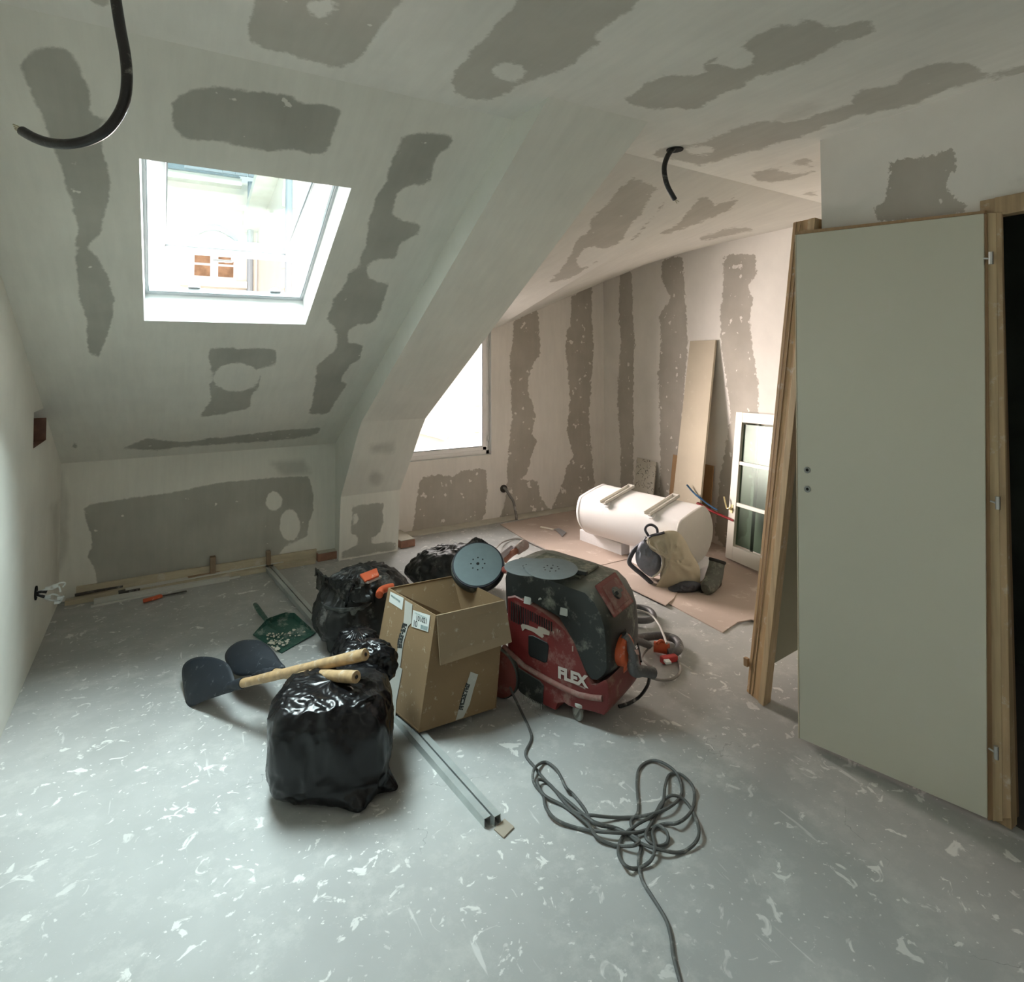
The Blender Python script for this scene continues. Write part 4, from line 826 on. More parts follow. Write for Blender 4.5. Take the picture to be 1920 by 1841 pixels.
# side ribs and cooling slots
b = MB()
for k in range(18):
    px = 958 + k * 4.4; py0 = 1127 + k * 2.25; l_ = 36 - 2 * max(0, k - 3) if k < 8 else 18
    s_, z1 = vside(px, py0); _, z0 = vside(px + .5, py0 + l_); s2_ = s_ + .0065
    b.add([vp(s_, -.0012, z0), vp(s2_, -.0012, z0), vp(s2_, -.0012, z1), vp(s_, -.0012, z1)], [(0, 1, 2, 3)])
b.build('vent_slots', mat('slot_black', (.012, .008, .008), .8), vac, solid=.0015)
b = MB()
for k in range(15):
    px = 975 + k * 2.9; py0 = 1297 + k * 1.55; s_, z1 = vside(px, py0); _, z0 = vside(px, py0 + 10)
    b.add([vp(s_, -.006, z0), vp(s_ + .0032, -.006, z0), vp(s_ + .0032, -.006, z1), vp(s_, -.006, z1)], [(0, 1, 2, 3)])
b.build('grille_fins', m_lgrey, vac, solid=.001)
def sidepanel(pix, w0, w1, M, name, bev=.004, parent=vac):
    b = MB(); q = [vside(*p_) for p_ in pix]; b.prism([vp(s_, w0, z) for s_, z in q], VW * (w1 - w0)); return b.build(name, M, parent, bevel=bev)
sidepanel([(991, 1191), (1000, 1191), (1027, 1205), (1029, 1211), (1026, 1241), (1021, 1242), (994, 1230), (991, 1224)], -.004, .01, mat('socket_black', (.012, .014, .014), .4), 'power_socket', .003)
sidepanel([(960, 1243), (990, 1262), (1012, 1275), (1020, 1285), (1018, 1322), (1000, 1315), (975, 1296), (966, 1278)], -.005, .02, m_hood, 'motor_grille', .004)
# dusty belt line along the tub
q_ = [(944, 1205), (960, 1220), (985, 1243), (1010, 1258), (1035, 1272), (1060, 1285), (1085, 1296), (1110, 1301), (1130, 1303)]
b = MB(); b.tube([vp(s_, -.001, z) for s_, z in [vside(x, y + 6) for x, y in q_]], .012, 10); b.build('bumper_rail', mat('dusty_red', (.25, .12, .10), .7, dust=.6, dcol=(.38, .30, .26), ds=16), vac, smooth=True)
# plaster smears and splashes on the side
for pts_ in ([(977,1172),(980,1169),(992,1173),(1008,1179),(1010,1174),(1020,1177),(1031,1184),(1030,1191),(1018,1188),(1020,1193),(1017,1196),(1000,1184),(985,1178),(980,1183)], [(1036,1183),(1039,1184),(1038,1188)], [(1044,1180),(1047,1180),(1046,1185)], [(1049,1181),(1051,1181),(1049,1186)], [(1073,1211),(1075,1211),(1075,1221),(1073,1221)]):
    q = [vside(*p_) for p_ in pts_]; b = MB(); b.prism([vp(s_, -.0022, z) for s_, z in q], VW * .0025); b.build('plaster_smear', m_dustw, vac)
o_ = vside(1072, 1268.5); ux = VU; text('lettering', 'FLEX', vp(o_[0] + .004, -.0045, o_[1]), VU, (0, 0, 1), .062, m_fx, vac, .0006, 1.0, bold=.0035)
b = MB()
for k in range(11): s_, z = vside(1069 + k * 2.7, 1277.5 + k * 1.35); b.add([vp(s_, -.003, z), vp(s_ + .005, -.003, z), vp(s_ + .005, -.003, z + .006), vp(s_, -.003, z + .006)], [(0, 1, 2, 3)])
b.build('printed_mark', mat('faint_print', (.40, .30, .27), .7), vac, solid=.0006)
# latches, hood clips
for px, py in ((988, 1123), (1056, 1144)):
    s_, z = vside(px, py); b = MB(); b.hexa([vp(s_ - .018, -.003, z - .022), vp(s_ + .018, -.003, z - .022), vp(s_ + .018, .02, z - .022), vp(s_ - .018, .02, z - .022), vp(s_ - .018, .010, z + .02), vp(s_ + .018, .010, z + .02), vp(s_ + .018, .03, z + .02), vp(s_ - .018, .03, z + .02)]); b.build('latch', m_lgrey, vac, bevel=.003)
    b = MB(); b.hexa([vp(s_ - .024, .006, z + .022), vp(s_ + .024, .006, z + .022), vp(s_ + .024, .04, z + .022), vp(s_ - .024, .04, z + .022), vp(s_ - .024, .020, z + .055), vp(s_ + .024, .020, z + .055), vp(s_ + .024, .05, z + .055), vp(s_ - .024, .05, z + .055)]); b.build('latch_cover', m_hood, vac, bevel=.004)
s_, z = vside(1011, 1123); b = MB(); b.prism([vp(s_ - .008, .004, z - .008), vp(s_ + .010, .004, z), vp(s_ - .004, .008, z + .010)], VW * .01); b.build('warning_triangle', m_lgrey, vac)
# control panel with rotary switch on the sloping front
c0, c1, c2_, c3_ = vp(.305, .055, .553), vp(.305, .245, .553), vp(.392, .245, .442), vp(.392, .055, .442)
np_ = nrm(np.cross(c1 - c0, c3_ - c0)); np_ = np_ if np_[2] > 0 else -np_
b = MB(); b.prism([c0, c1, c2_, c3_], np_ * .012); b.build('control_panel', mat('dusty_red_panel', (.20, .05, .045), .6, dust=.5, dcol=(.36, .27, .23), ds=14), vac, bevel=.006)
b = MB(); b.prism([c0 * .86 + c2_ * .14 + np_ * .012, c1 * .86 + c3_ * .14 + np_ * .012, c2_ * .86 + c0 * .14 + np_ * .012, c3_ * .86 + c1 * .14 + np_ * .012], np_ * .003); b.build('panel_frame', mat('dusty_panel', (.22, .09, .08), .7, dust=.5, dcol=(.36, .27, .23), ds=14), vac, bevel=.002)
cm = (c0 + c1 + c2_ + c3_) / 4 + np_ * .012; b = MB(); b.lathe([(.026, 0), (.024, .012), (.0, .014)], cm, np_, 24); b.bar(cm + VU * .0 - VW * .02 + np_ * .018, cm + VW * .02 + np_ * .018, .014, .016, np_); b.build('rotary_switch', m_hood, vac, smooth=True)
# carrying handle at the rear in orange red
b = MB(); q0, q1 = vside(948, 1068, .03), vside(974, 1082, .03); b.tube(cr([vp(q0[0] - .01, .04, q0[1] - .01), vp(q0[0], .03, q0[1]), vp(q1[0], .03, q1[1]), vp(q1[0] + .01, .04, q1[1] - .01)]), .014, 10); b.build('rear_grip', mat('orange_red', (.34, .07, .05), .5, dust=.3, ds=20), vac, smooth=True)
# front: hose port and orange flap
hpc = vp(.40, .12, .295); b = MB(); b.lathe([(.062, -.02), (.062, .02), (.05, .032), (.0, .034)], hpc, VU + A(0, 0, .1), 28); b.build('hose_port', m_or, vac, smooth=True)
b = MB(); b.prism([vp(.42, .08, .215), vp(.42, .17, .215), vp(.44, .16, .255), vp(.44, .09, .255)], A(0, 0, .03)); b.build('port_catch', m_or, vac, bevel=.006)
# wheels: two big ones at the rear, two castors at the front
for nm, w_ in (('rear_wheel', -.028), ('rear_wheel', W_ - .002)):
    b = MB(); c = vp(-.135, w_, .105); b.lathe([(.03, -.002), (.075, .0), (.088, .004), (.103, .004), (.105, .012), (.105, .028), (.1, .033), (.03, .033)], c, VW, 40); wh = b.build(nm, mat('dusty_red_wheel', (.20, .05, .04), .65, dust=.3, dcol=(.3, .18, .14), ds=14), vac, smooth=True)
    b = MB(); b.lathe([(.1045, .003), (.109, .008), (.109, .027), (.1045, .032)], c, VW, 40, cap=False); b.build('tyre', m_hood, wh, smooth=True)
def castor(s_, w_, yaw=0):
    c = vp(s_, w_, .032); ax_ = nrm(VW * math.cos(yaw) + VU * math.sin(yaw)); fr = np.cross(ax_, (0, 0, 1))
    b = MB(); b.lathe([(.006, -.009), (.028, -.009), (.032, -.005), (.032, .005), (.028, .009), (.006, .009)], c, ax_, 24); cs_ = b.build('castor_wheel', mat('grey_rubber', (.25, .25, .23), .7, dust=.3), vac, smooth=True)
    b = MB()
    for sg in (-1, 1): b.hexa([c + ax_ * sg * .013 - fr * .008 - A(0, 0, .006), c + ax_ * sg * .013 + fr * .008 - A(0, 0, .006), c + ax_ * sg * .016 + fr * .008 - A(0, 0, .006), c + ax_ * sg * .016 - fr * .008 - A(0, 0, .006), c + ax_ * sg * .013 + fr * .006 + A(0, 0, .042), c + ax_ * sg * .013 + fr * .040 + A(0, 0, .042), c + ax_ * sg * .016 + fr * .040 + A(0, 0, .042), c + ax_ * sg * .016 + fr * .006 + A(0, 0, .042)])
    b.lathe([(.026, 0), (.026, .012), (.012, .018)], c + fr * .022 + A(0, 0, .04), (0, 0, 1), 18); b.build('castor_fork', mat('pale_grey_plastic', (.42, .42, .38), .6, dust=.3), cs_, bevel=.0015)
castor(.240, .03, .5); castor(.235, W_ - .06, .2)
# ---------------------------------------------------------------- abrasive discs on the extractor
m_disc = mat('blue_grey_abrasive', (.17, .225, .245), .75, var=.05, vs=30)
m_hole = mat('hole_dark', (.01, .01, .01), .9)
def holes(c, n_, par, k=8, rad=.032, hr=.0035, centre=.006):
    n_ = nrm(n_); t0 = nrm(np.cross(n_, (0, 0, 1) if abs(n_[2]) < .9 else (1, 0, 0))); t1 = np.cross(n_, t0); b = MB()
    for i in range(k): b.lathe([(hr, 0), (hr, .0006)], c + t0 * rad * math.cos(6.283 * i / k) + t1 * rad * math.sin(6.283 * i / k), n_, 10)
    if centre: b.lathe([(centre, 0), (centre, .0006)], c, n_, 12)
    b.build('dust_holes', m_hole, par)
dn = [P(992, 1063, .592), P(1037, 1066, .598)]
for k, (c, lb) in enumerate(zip(dn, ('blue-grey sanding disc on the extractor, lower one nearest the sander head', 'blue-grey sanding disc on the extractor, upper one nearest its control panel'))):
    c = P((994, 1034)[k], (1063, 1066)[k], .59 + .006 * k); n_ = nrm((A(.0, .0, 1), A(-.03, -.05, 1))[k])
    t = thing('sanding_disc', c, lb, 'sanding disc', 'sanding discs on the extractor'); b = MB(); b.lathe([(.1125, 0), (.1125, .0015)], c, n_, 56); b.build('disc_sheet', mat('grey_abrasive', (.185, .21, .22), .8, var=.05, vs=30), t); holes(c + n_ * .0016, n_, t)
# ---------------------------------------------------------------- long-reach sander: head on the box, tube to the back
dcn = CP + ray(896, 1058) * 2.80; tocam = nrm(A(CP[0] - dcn[0], CP[1] - dcn[1], 0)); nh = nrm(tocam * .60 + A(0, 0, .80) + A(-.02, 0, 0))
t = thing('wall_sander', dcn, 'long-reach wall sander, its round blue-grey head resting on the box rim', 'sander')
b = MB(); b.lathe([(.02, -.055), (.09, -.052), (.122, -.04), (.126, -.03), (.126, -.012), (.121, -.006), (.119, -.005)], dcn, nh, 56); b.build('head_housing', m_hood, t, smooth=True)
b = MB(); b.lathe([(.1, -.006), (.1195, -.006), (.1215, -.001), (.1195, .003), (.112, .0035)], dcn, nh, 56); b.build('backing_pad', mat('pad_black', (.010, .012, .022), .5), t, smooth=True)
b = MB(); b.lathe([(.1125, .003), (.1125, .0055)], dcn, nh, 56); ds_ = b.build('abrasive_disc', m_disc, t); holes(dcn + nh * .0056, nh, t, 8, .032, .0035, .0075)
e = P(975, 1034, .40); g0 = dcn - nh * .06; side = nrm(np.cross(nh, (0, 0, 1)))
b = MB(); b.tube(cr([g0 + side * .02, g0 + A(.04, .02, -.03), g0 + A(.09, .10, -.035)]), .035, 12); b.build('motor_neck', m_hood, t, smooth=True)
p0, p1 = g0 + A(.09, .10, -.035), P(958, 1028, .40) ; b = MB(); b.tube([p0, p1], .016, 12); b.build('tube', mat('grey_tube', (.35, .34, .38), .4, .3, dust=.3), t, smooth=True)
p2 = P(992, 1023, .42); b = MB(); b.tube(cr([P(945, 1052, .36), P(952, 1044, .38), P(962, 1036, .40), P(972, 1031, .41)]), .017, 12); b.build('red_sleeve', mat('dusty_orange', (.50, .20, .13), .6, dust=.4, dcol=(.65, .5, .45), ds=20), t, smooth=True)
b = MB(); a_, c_ = P(968, 1033, .41), P(982, 1022, .425); d_ = nrm(c_ - a_); b.lathe([(.018, 0), (.026, .01), (.027, .05), (.030, .055), (.030, .085), (.02, .088), (.02, .06)], a_, d_, 22, cap=False); b.build('end_coupling', mat('dusty_pink_grey', (.38, .28, .26), .6, dust=.4, ds=20), t, smooth=True)
# ---------------------------------------------------------------- suction hose and leads behind the extractor
m_hose = mat('grey_hose', (.10, .10, .105), .5, dust=.3, dcol=(.4, .38, .36), ds=18, bump=.2, bs=90)
def fl_(pts_, z0=.0): return [P(x, y, z) for x, y, *zz in pts_ for z in [(zz[0] if zz else z0)]]
pth = fl_([(1150, 1160, .20), (1158, 1150, .06), (1172, 1141, .03), (1195, 1138, .025), (1218, 1144, .025), (1226, 1156, .025), (1215, 1163, .03), (1190, 1163, .03), (1168, 1160, .035), (1160, 1153, .045), (1172, 1148, .06), (1200, 1150, .06), (1220, 1160, .05)])
t = thing('suction_hose', pth[4], 'dark grey suction hose looping on the floor right of the extractor', 'hose')
b = MB(); q = cr(pth[:11], 8); b.tube(q, .0165, 12); b.build('hose_loop', m_hose, t, smooth=True)
b = MB(); q = cr(fl_([(1165, 1185, .16), (1180, 1196, .13), (1200, 1203, .09), (1218, 1210, .06)]), 8); b.tube(q, .0175, 12); b.build('hose_end', m_hose, t, smooth=True)
b = MB(); q = cr(fl_([(1183, 1200, .05), (1205, 1195, .03), (1240, 1192, .03), (1265, 1198, .03), (1274, 1210, .03), (1268, 1222, .03), (1252, 1224, .03)]), 8); b.tube(q, .020, 12); b.build('hose_loop', m_hose, t, smooth=True)
b = MB(); q = cr(fl_([(1226, 1212, .035), (1240, 1214, .035), (1254, 1217, .035)]), 6); b.tube(q, .026, 12); b.tube(cr(fl_([(1232, 1207, .06), (1239, 1201, .07), (1246, 1205, .06)])), .008, 8); b.build('orange_cuff', m_or, t, smooth=True)
b = MB(); q = cr([vp(.43, .14, .30), P(1188, 1256, .24), P(1205, 1258, .22), P(1226, 1262, .20)], 8); b.tube(q, .022, 14); b.build('hose_elbow', m_hose, t, smooth=True)
b = MB(); q = cr([P(1192, 1254, .24), P(1190, 1240, .27), P(1187, 1226, .30), P(1178, 1205, .33), P(1168, 1190, .36)], 8); b.tube(q, .0185, 14); b.build('hose_riser', m_hose, t, smooth=True)
b = MB(); q0, q1 = P(1189.5, 1228, .295), P(1188, 1219, .31); b.cyl(q0, q1, .0195, 18); b.build('pink_collar', mat('dusty_pink', (.50, .33, .30), .6), t, smooth=True)
m_lead = mat('black_lead', (.02, .02, .02), .5, dust=.25, ds=20)
for nm, pts_, r_, lb in (('power_lead', [(1196, 1262, .18), (1190, 1272, .10), (1180, 1285, .03), (1166, 1296, .01), (1158, 1300, .01)], .005, 'thin black lead dropping from the hose elbow to the extractor base'),
    ('power_lead', [(1218, 1266, .19), (1214, 1285, .10), (1200, 1305, .03), (1180, 1318, .008), (1160, 1324, .008)], .007, 'thicker black lead curving under the hose elbow to the floor'),
    ('power_lead', [(1172, 1180, .36), (1186, 1192, .30), (1196, 1210, .22), (1202, 1240, .24)], .005, 'black lead hanging alongside the grey hose riser'),
    ('power_lead', [(1262, 1220, .02), (1272, 1240, .01), (1276, 1258, .01), (1262, 1272, .01), (1240, 1275, .01), (1218, 1270, .02)], .006, 'dusty grey lead making the outer loop on the floor right of the elbow'),
    ('power_lead', [(1225, 1208, .06), (1210, 1222, .02), (1204, 1234, .02), (1212, 1244, .02), (1222, 1250, .02)], .005, 'pale lead making the small inner loop below the orange cuff')):
    q = cr([P(x, y, z) for x, y, z in pts_], 8); b = MB(); b.tube(q, r_, 8); o = b.build(nm, m_lead if 'black' in lb else mat('dusty_lead', (.28, .26, .24), .6, dust=.3), smooth=True); tag(o, lb, 'cable')
q = cr([P(x, y, z) for x, y, z in [(1165, 1148, .05), (1178, 1143, .08), (1200, 1145, .08), (1222, 1154, .07), (1236, 1172, .06), (1244, 1190, .07), (1250, 1206, .08)]], 8); b = MB(); b.tube(q, .006, 8); o = b.build('power_lead', mat('pale_grey_lead', (.48, .46, .43), .5), smooth=True); tag(o, 'pale grey lead arching over the hose to the orange cuff', 'cable')
q = P(1250, 1238, .0); t = thing('plug', q, 'red and white plug on the floor inside the cable loop', 'plug')
b = MB(); b.bar(P(1240, 1238, .02), P(1268, 1232, .02), .035, .03); b.build('plug_body', mat('plug_red', (.50, .05, .05), .45), t, bevel=.006)
b = MB(); b.bar(P(1246, 1241, .04), P(1257, 1240, .04), .03, .012); b.build('plug_cap', m_whitewire, t, bevel=.003)
q = cr([P(x, y, z) for x, y, z in [(925, 1034, .1), (940, 1018, .03), (960, 1011, .01), (978, 1011, .01), (1005, 1022, .01), (1030, 1034, .008), (1040, 1037, .008)]], 8); b = MB(); b.tube(q, .006, 8); o = b.build('power_lead', mat('dusty_lead', (.28, .26, .24), .6, dust=.3), smooth=True); tag(o, 'thin grey lead running from behind the sander head towards the cardboard sheets', 'cable')
# ---------------------------------------------------------------- extension cable in the foreground
m_cord = mat('grey_rubber_cord', (.085, .088, .085), .55, dust=.25, dcol=(.3, .3, .28), ds=22)
S4 = lambda p: [(900 + x / 3.994, 1380 + y / 3.994) for x, y in p]
c4 = [(400,-300),(330,-180),(385,0),(340,130),(400,220),(480,320),(570,410),(700,520),(850,640),(1050,700),(1200,800),(1350,850),(1500,870),(1610,800),(1640,700),(1590,560),(1520,470),(1430,445),(1360,500),(1300,590),(1180,660),(1070,750),(1035,870),(1090,970),(1180,990),(1280,930),(1310,830),(1290,720),(1330,670),(1400,720),(1400,800),(1320,820),(1240,750),(1300,620),(1370,500),(1385,380),(1420,290),(1500,285),(1590,370),(1605,480),(1570,580),(1480,650),(1370,660),(1180,720),(960,720),(740,690),(580,630),(495,540),(470,440),(400,340),(410,240),(490,195),(580,260),(640,380),(700,440),(780,540),(850,650),(1000,690),(1180,770),(1150,820),(1000,815),(880,760),(800,650),(640,530),(480,440),(430,330),(520,360),(700,560),(860,595),(1060,610),(1260,590),(1420,530),(1510,430),(1480,290),(1380,205),(1280,185),(1195,240),(1175,350),(1185,560),(1130,640),(1160,730),(1205,820),(1190,900),(1190,980),(1220,1090),(1300,1220),(1390,1370),(1430,1500),(1450,1650),(1500,1841),(1530,1950)]
px4 = S4(c4); zz = [.006 + .007 * ((i * 7) % 3) * (1 if 6 < i < 76 else 0) for i in range(len(px4))]
pw = [P(x, y, z) for (x, y), z in zip(px4, zz)]; pw = [P(957, 1268, .10), P(958, 1292, .06)] + [P(978, 1335, .012)] + pw[2:]
b = MB(); b.tube(cr(pw, 7), .0052, 8); o = b.build('extension_cord', m_cord, smooth=True); tag(o, 'grey extension cord heaped in tangled loops on the foreground floor', 'cable')
# ================================================================ far end of the room
# ---------------------------------------------------------------- protective cardboard sheets
m_sheet = mat('brown_board_sheet', (.45, .365, .31), .85, var=.08, vs=2, dust=.22, dcol=(.72, .66, .6), ds=7)
def sheet(pix, label, z=.004, lift=None):
    q = [P(x, y, z + (lift[i] if lift else 0)) for i, (x, y) in enumerate(pix)]; b = MB(); b.prism(q, (0, 0, .006)); o = b.build('cardboard_sheet', m_sheet); tag(o, label, 'cardboard sheet', 'brown sheets covering the floor'); return o
sheet([(938, 984), (1075, 957), (1133, 952), (1200, 975), (1160, 1012), (1085, 1016), (1003, 1024)], 'brown sheet at the window wall, lying under the paint scraper', .001)
sheet([(1003, 1022), (1087, 1013), (1190, 1046), (1105, 1066), (1048, 1040)], 'brown sheet with white dust in front of the white foam block', .009, [0, 0, 0, .006, .004])
sheet([(1104, 1064), (1190, 1044), (1300, 1060), (1263, 1124), (1248, 1136), (1170, 1098)], 'brown sheet under the backpack', .005, [.008, 0, 0, 0, .008, .004])
sheet([(1248, 1130), (1300, 1080), (1440, 1085), (1440, 1130), (1355, 1187)], 'brown sheet with a sharp front corner, right of the backpack', .001)
sheet([(1200, 1000), (1340, 1010), (1440, 1050), (1440, 1090), (1290, 1085), (1195, 1045)], 'brown sheet under the boiler end and the old window', .0005)
sheet([(1382, 1168), (1430, 1135), (1440, 1150), (1418, 1165), (1408, 1163)], 'small torn brown sheet peeping out left of the leaning jamb', .009)
# ---------------------------------------------------------------- boiler on foam blocks
m_boil = mat('white_enamel', (.80, .79, .79), .28, var=.02, vs=2, dust=.06, dcol=(.75, .72, .68), ds=10)
m_bcap = mat('boiler_cap_grey', (.56, .54, .50), .45, dust=.15, dcol=(.68, .66, .6), ds=10)
ZB = .300
eL, eR = P(1114, 951, ZB), P(1304, 1001, ZB)
ba = nrm(eR - eL); bl_ = np.linalg.norm(eR - eL); bs = nrm(np.cross((0, 0, 1), ba)); RB = .200
t = thing('boiler', (eL + eR) / 2 * A(1, 1, 0), 'white cylindrical water heater lying on its side on white foam blocks', 'water heater')
fd = nrm(A(0, 0, 1) * .93 + bs * (-.22 if bs @ A(1, 0, 0) > 0 else .22))      # flattened side faces up and away
fe = np.cross(ba, fd)
def bprof(a, r, cut=.74):
    x, y = math.cos(a), math.sin(a)       # y along fd
    if y > cut: 
        s_ = cut / y; k = .55; x, y = x * (1 + (s_ - 1) * (1 - k)) , cut + (y - cut) * .12
    return fe * x * r * 1.02 + fd * y * r
def bring(h, r, n=64): return [eL + ba * h + bprof(2 * math.pi * k / n, r) for k in range(n)]
def bloft(rings, cap=True):
    n = len(rings[0]); b = MB(); V = [q for r in rings for q in r]; m_ = len(rings)
    F = [(i * n + k, i * n + (k + 1) % n, (i + 1) * n + (k + 1) % n, (i + 1) * n + k) for i in range(m_ - 1) for k in range(n)]
    if cap: F += [tuple(range(n))[::-1], tuple(range((m_ - 1) * n, m_ * n))]
    return b.add(V, F)
bloft([bring(h, r) for h, r in ((.03, RB), (.035, RB * 1.0), (bl_ - .03, RB), (bl_ - .012, RB * .99))]).build('tank', m_boil, t, smooth=True)
bloft([bring(h, r) for h, r in ((-.0, RB * .93), (.0, RB * .985), (.012, RB * 1.012), (.03, RB * 1.015), (.034, RB))]).build('base_cap', m_boil, t, smooth=True)
bloft([bring(h, r) for h, r in ((bl_ - .014, RB * 1.0), (bl_ - .004, RB * 1.008), (bl_ + .004, RB * .99), (bl_ + .012, RB * .9), (bl_ + .018, RB * .55), (bl_ + .02, RB * .1))]).build('end_cap', m_bcap, t, smooth=True)
for h in (.30 * bl_, .74 * bl_):
    b = MB(); c = eL + ba * h + fd * RB * .775
    b.ob(c - fe * .17 - ba * .028, fe * .34, ba * .006, fd * .022); b.ob(c - fe * .17 + ba * .022, fe * .34, ba * .006, fd * .022); b.ob(c - fe * .17 - ba * .028, fe * .34, ba * .056, fd * .004)
    b.ob(c - fe * .17 - ba * .022, fe * .02, ba * .044, fd * .02); b.build('wall_bracket', mat('bracket_white', (.62, .60, .55), .4), t)
    sgn = -1 if (fe @ nrm(CP - c)) < 0 else 1
    b = MB(); q = c + fe * sgn * .15 - fd * .012 + ba * .02; b.lathe([(.026, 0), (.026, .008), (.012, .010)], q, fd + fe * sgn * .5, 20); b.build('bracket_foot', m_boil, t, smooth=True)
for dz_, l_, r_ in ((.02, .07, .014), (-.12, .05, .012)): b = MB(); q = eL + A(0, 0, dz_); b.cyl(q - ba * l_, q, r_, 12); b.build('pipe_stub', mat('brass_cream', (.62, .50, .28), .45, .3), t, smooth=True)
m_foam = mat('white_polystyrene', (.84, .84, .86), .9, var=.02, vs=60, bump=.15, bs=120)
def foam(pix, h, label, z0=.011):
    q = [P(x, y, z0) for x, y in pix]; b = MB(); b.prism(q, (0, 0, h)); o = b.build('foam_block', m_foam, bevel=.004); tag(o, label, 'foam block', 'polystyrene blocks under the boiler'); return o
f0_, f1_ = P(1087, 1013, .011), P(1165, 1042, .011); d1_ = nrm(f1_ - f0_); s1_ = nrm(np.cross((0, 0, 1), d1_)); s1_ = s1_ if s1_[0] > 0 else -s1_
b = MB(); b.ob(f0_, f1_ - f0_, s1_ * .30, (0, 0, .090)); o = b.build('foam_block', m_foam, bevel=.004); tag(o, 'white foam block under the left half of the boiler, nearest its base', 'foam block', 'polystyrene blocks under the boiler')
g0_, g1_ = P(1300, 1098, .012), P(1365, 1062, .012)
b = MB(); gg = g1_ + A(.0, .0, 0); gd = nrm(g1_ - g0_); b.ob(g0_, gd * .36, np.cross((0, 0, 1), gd) * .30, (0, 0, .085)); o = b.build('foam_block', m_foam, bevel=.004); tag(o, 'white foam block poking out right of the boiler end cap', 'foam block', 'polystyrene blocks under the boiler')
k0, k1 = P(1180, 1052, .012), P(1235, 1082, .012); kd = nrm(k1 - k0); b = MB(); b.ob(k0, kd * .24, np.cross((0, 0, 1), kd) * .12, (0, 0, .15)); o = b.build('foam_block', m_foam, bevel=.004); tag(o, 'small white foam block behind the backpack straps', 'foam block', 'polystyrene blocks under the boiler')
# ---------------------------------------------------------------- backpack
m_beige = mat('beige_nylon', (.46, .41, .30), .5, var=.06, vs=5, bump=.3, bs=9)
m_grey = mat('dark_grey_nylon', (.055, .06, .075), .6, bump=.2, bs=20)
m_liner = mat('grey_mesh', (.20, .22, .27), .6, var=.2, vs=14)
bp0 = P(1255, 1108, 0)
t = thing('backpack', bp0, 'beige and grey backpack leaning against the boiler', 'backpack')
cb = P(1262, 1098, 0); tw = nrm(A(CP[0] - cb[0], CP[1] - cb[1], 0)); rt = nrm(np.cross(tw, (0, 0, 1))) * -1
def bpt(px, py, dep): return pl(px, py, tw, cb + tw * dep)
outl = [(1237, 1090), (1226, 1108), (1243, 1113), (1275, 1112), (1308, 1100), (1313, 1082), (1310, 1060), (1296, 1036), (1284, 1012), (1270, 997), (1252, 995), (1236, 1000), (1218, 1006), (1212, 1014), (1220, 1030), (1238, 1040), (1242, 1055), (1238, 1075)]
ring = cr([A(x, y, 0) for x, y in outl], 5, True)
def puff(ring, depth0, depth1, bulge, M, name, seed):
    n = len(ring); c = sum(ring) / n; K = 12; V = []
    for side_, dep, sg in ((0, depth0, 1), (1, depth1, -1)):
        for k in range(K + 1):
            s_ = k / K
            for q in ring:
                x, y = c[0] + (q[0] - c[0]) * s_, c[1] + (q[1] - c[1]) * s_
                d = dep + sg * bulge * (1 - s_ ** 2.4) + .024 * ridge((x * .06 + seed, y * .045, side_), 3) * (1 - s_ ** 6)
                V.append(bpt(x, y, d))
    L_ = (K + 1) * n
    F = [(o_ + k * n + i, o_ + k * n + (i + 1) % n, o_ + (k + 1) * n + (i + 1) % n, o_ + (k + 1) * n + i) for o_ in (0, L_) for k in range(K) for i in range(n)]
    F += [(K * n + i, K * n + (i + 1) % n, L_ + K * n + (i + 1) % n, L_ + K * n + i) for i in range(n)]
    b = MB(); b.add(V, F); return b.build(name, M, t, smooth=True)
puff(ring, .045, -.05, .05, m_beige, 'main_compartment', 2)
gr = cr([A(x, y, 0) for x, y in [(1240, 1112), (1262, 1096), (1285, 1088), (1310, 1092), (1314, 1102), (1300, 1111), (1270, 1116), (1250, 1117)]], 4, True)
puff(gr, .075, .0, .05, m_grey, 'base_panel', 5)
lr = cr([A(x, y, 0) for x, y in [(1206, 1014), (1216, 1018), (1228, 1034), (1239, 1046), (1238, 1066), (1224, 1082), (1205, 1072), (1193, 1055), (1192, 1034), (1198, 1020)]], 4, True)
puff(lr, .03, -.08, .02, m_liner, 'side_pocket', 8)
b = MB(); q = cr([bpt(x, y, .085) for x, y in [(1215, 1008), (1218, 1022), (1236, 1034), (1243, 1050), (1238, 1070), (1224, 1082)]], 6); b.tube(q, .006, 8); b.build('piping', mat('pale_piping', (.6, .57, .48), .5), t, smooth=True)
b = MB(); q = cr([bpt(x, y, .02) for x, y in [(1213, 1008), (1206, 1018), (1192, 1028), (1183, 1042), (1180, 1055), (1190, 1066), (1200, 1074), (1214, 1086), (1222, 1094)]], 6); b.tube(q, .015, 10); b.build('shoulder_strap', m_grey, t, smooth=True)
b = MB(); q = cr([bpt(x, y, .03) for x, y in [(1217, 1006), (1210, 994), (1213, 986), (1222, 984), (1231, 990), (1233, 1000)]], 6); b.tube(q, .0085, 8); b.build('top_loop', m_grey, t, smooth=True)
b = MB(); q = cr([bpt(x, y, .045) for x, y in [(1212, 1012), (1222, 1004), (1236, 1001), (1246, 998)]], 6); b.tube(q, .016, 10, ry=.5); b.build('top_panel', m_grey, t, smooth=True)
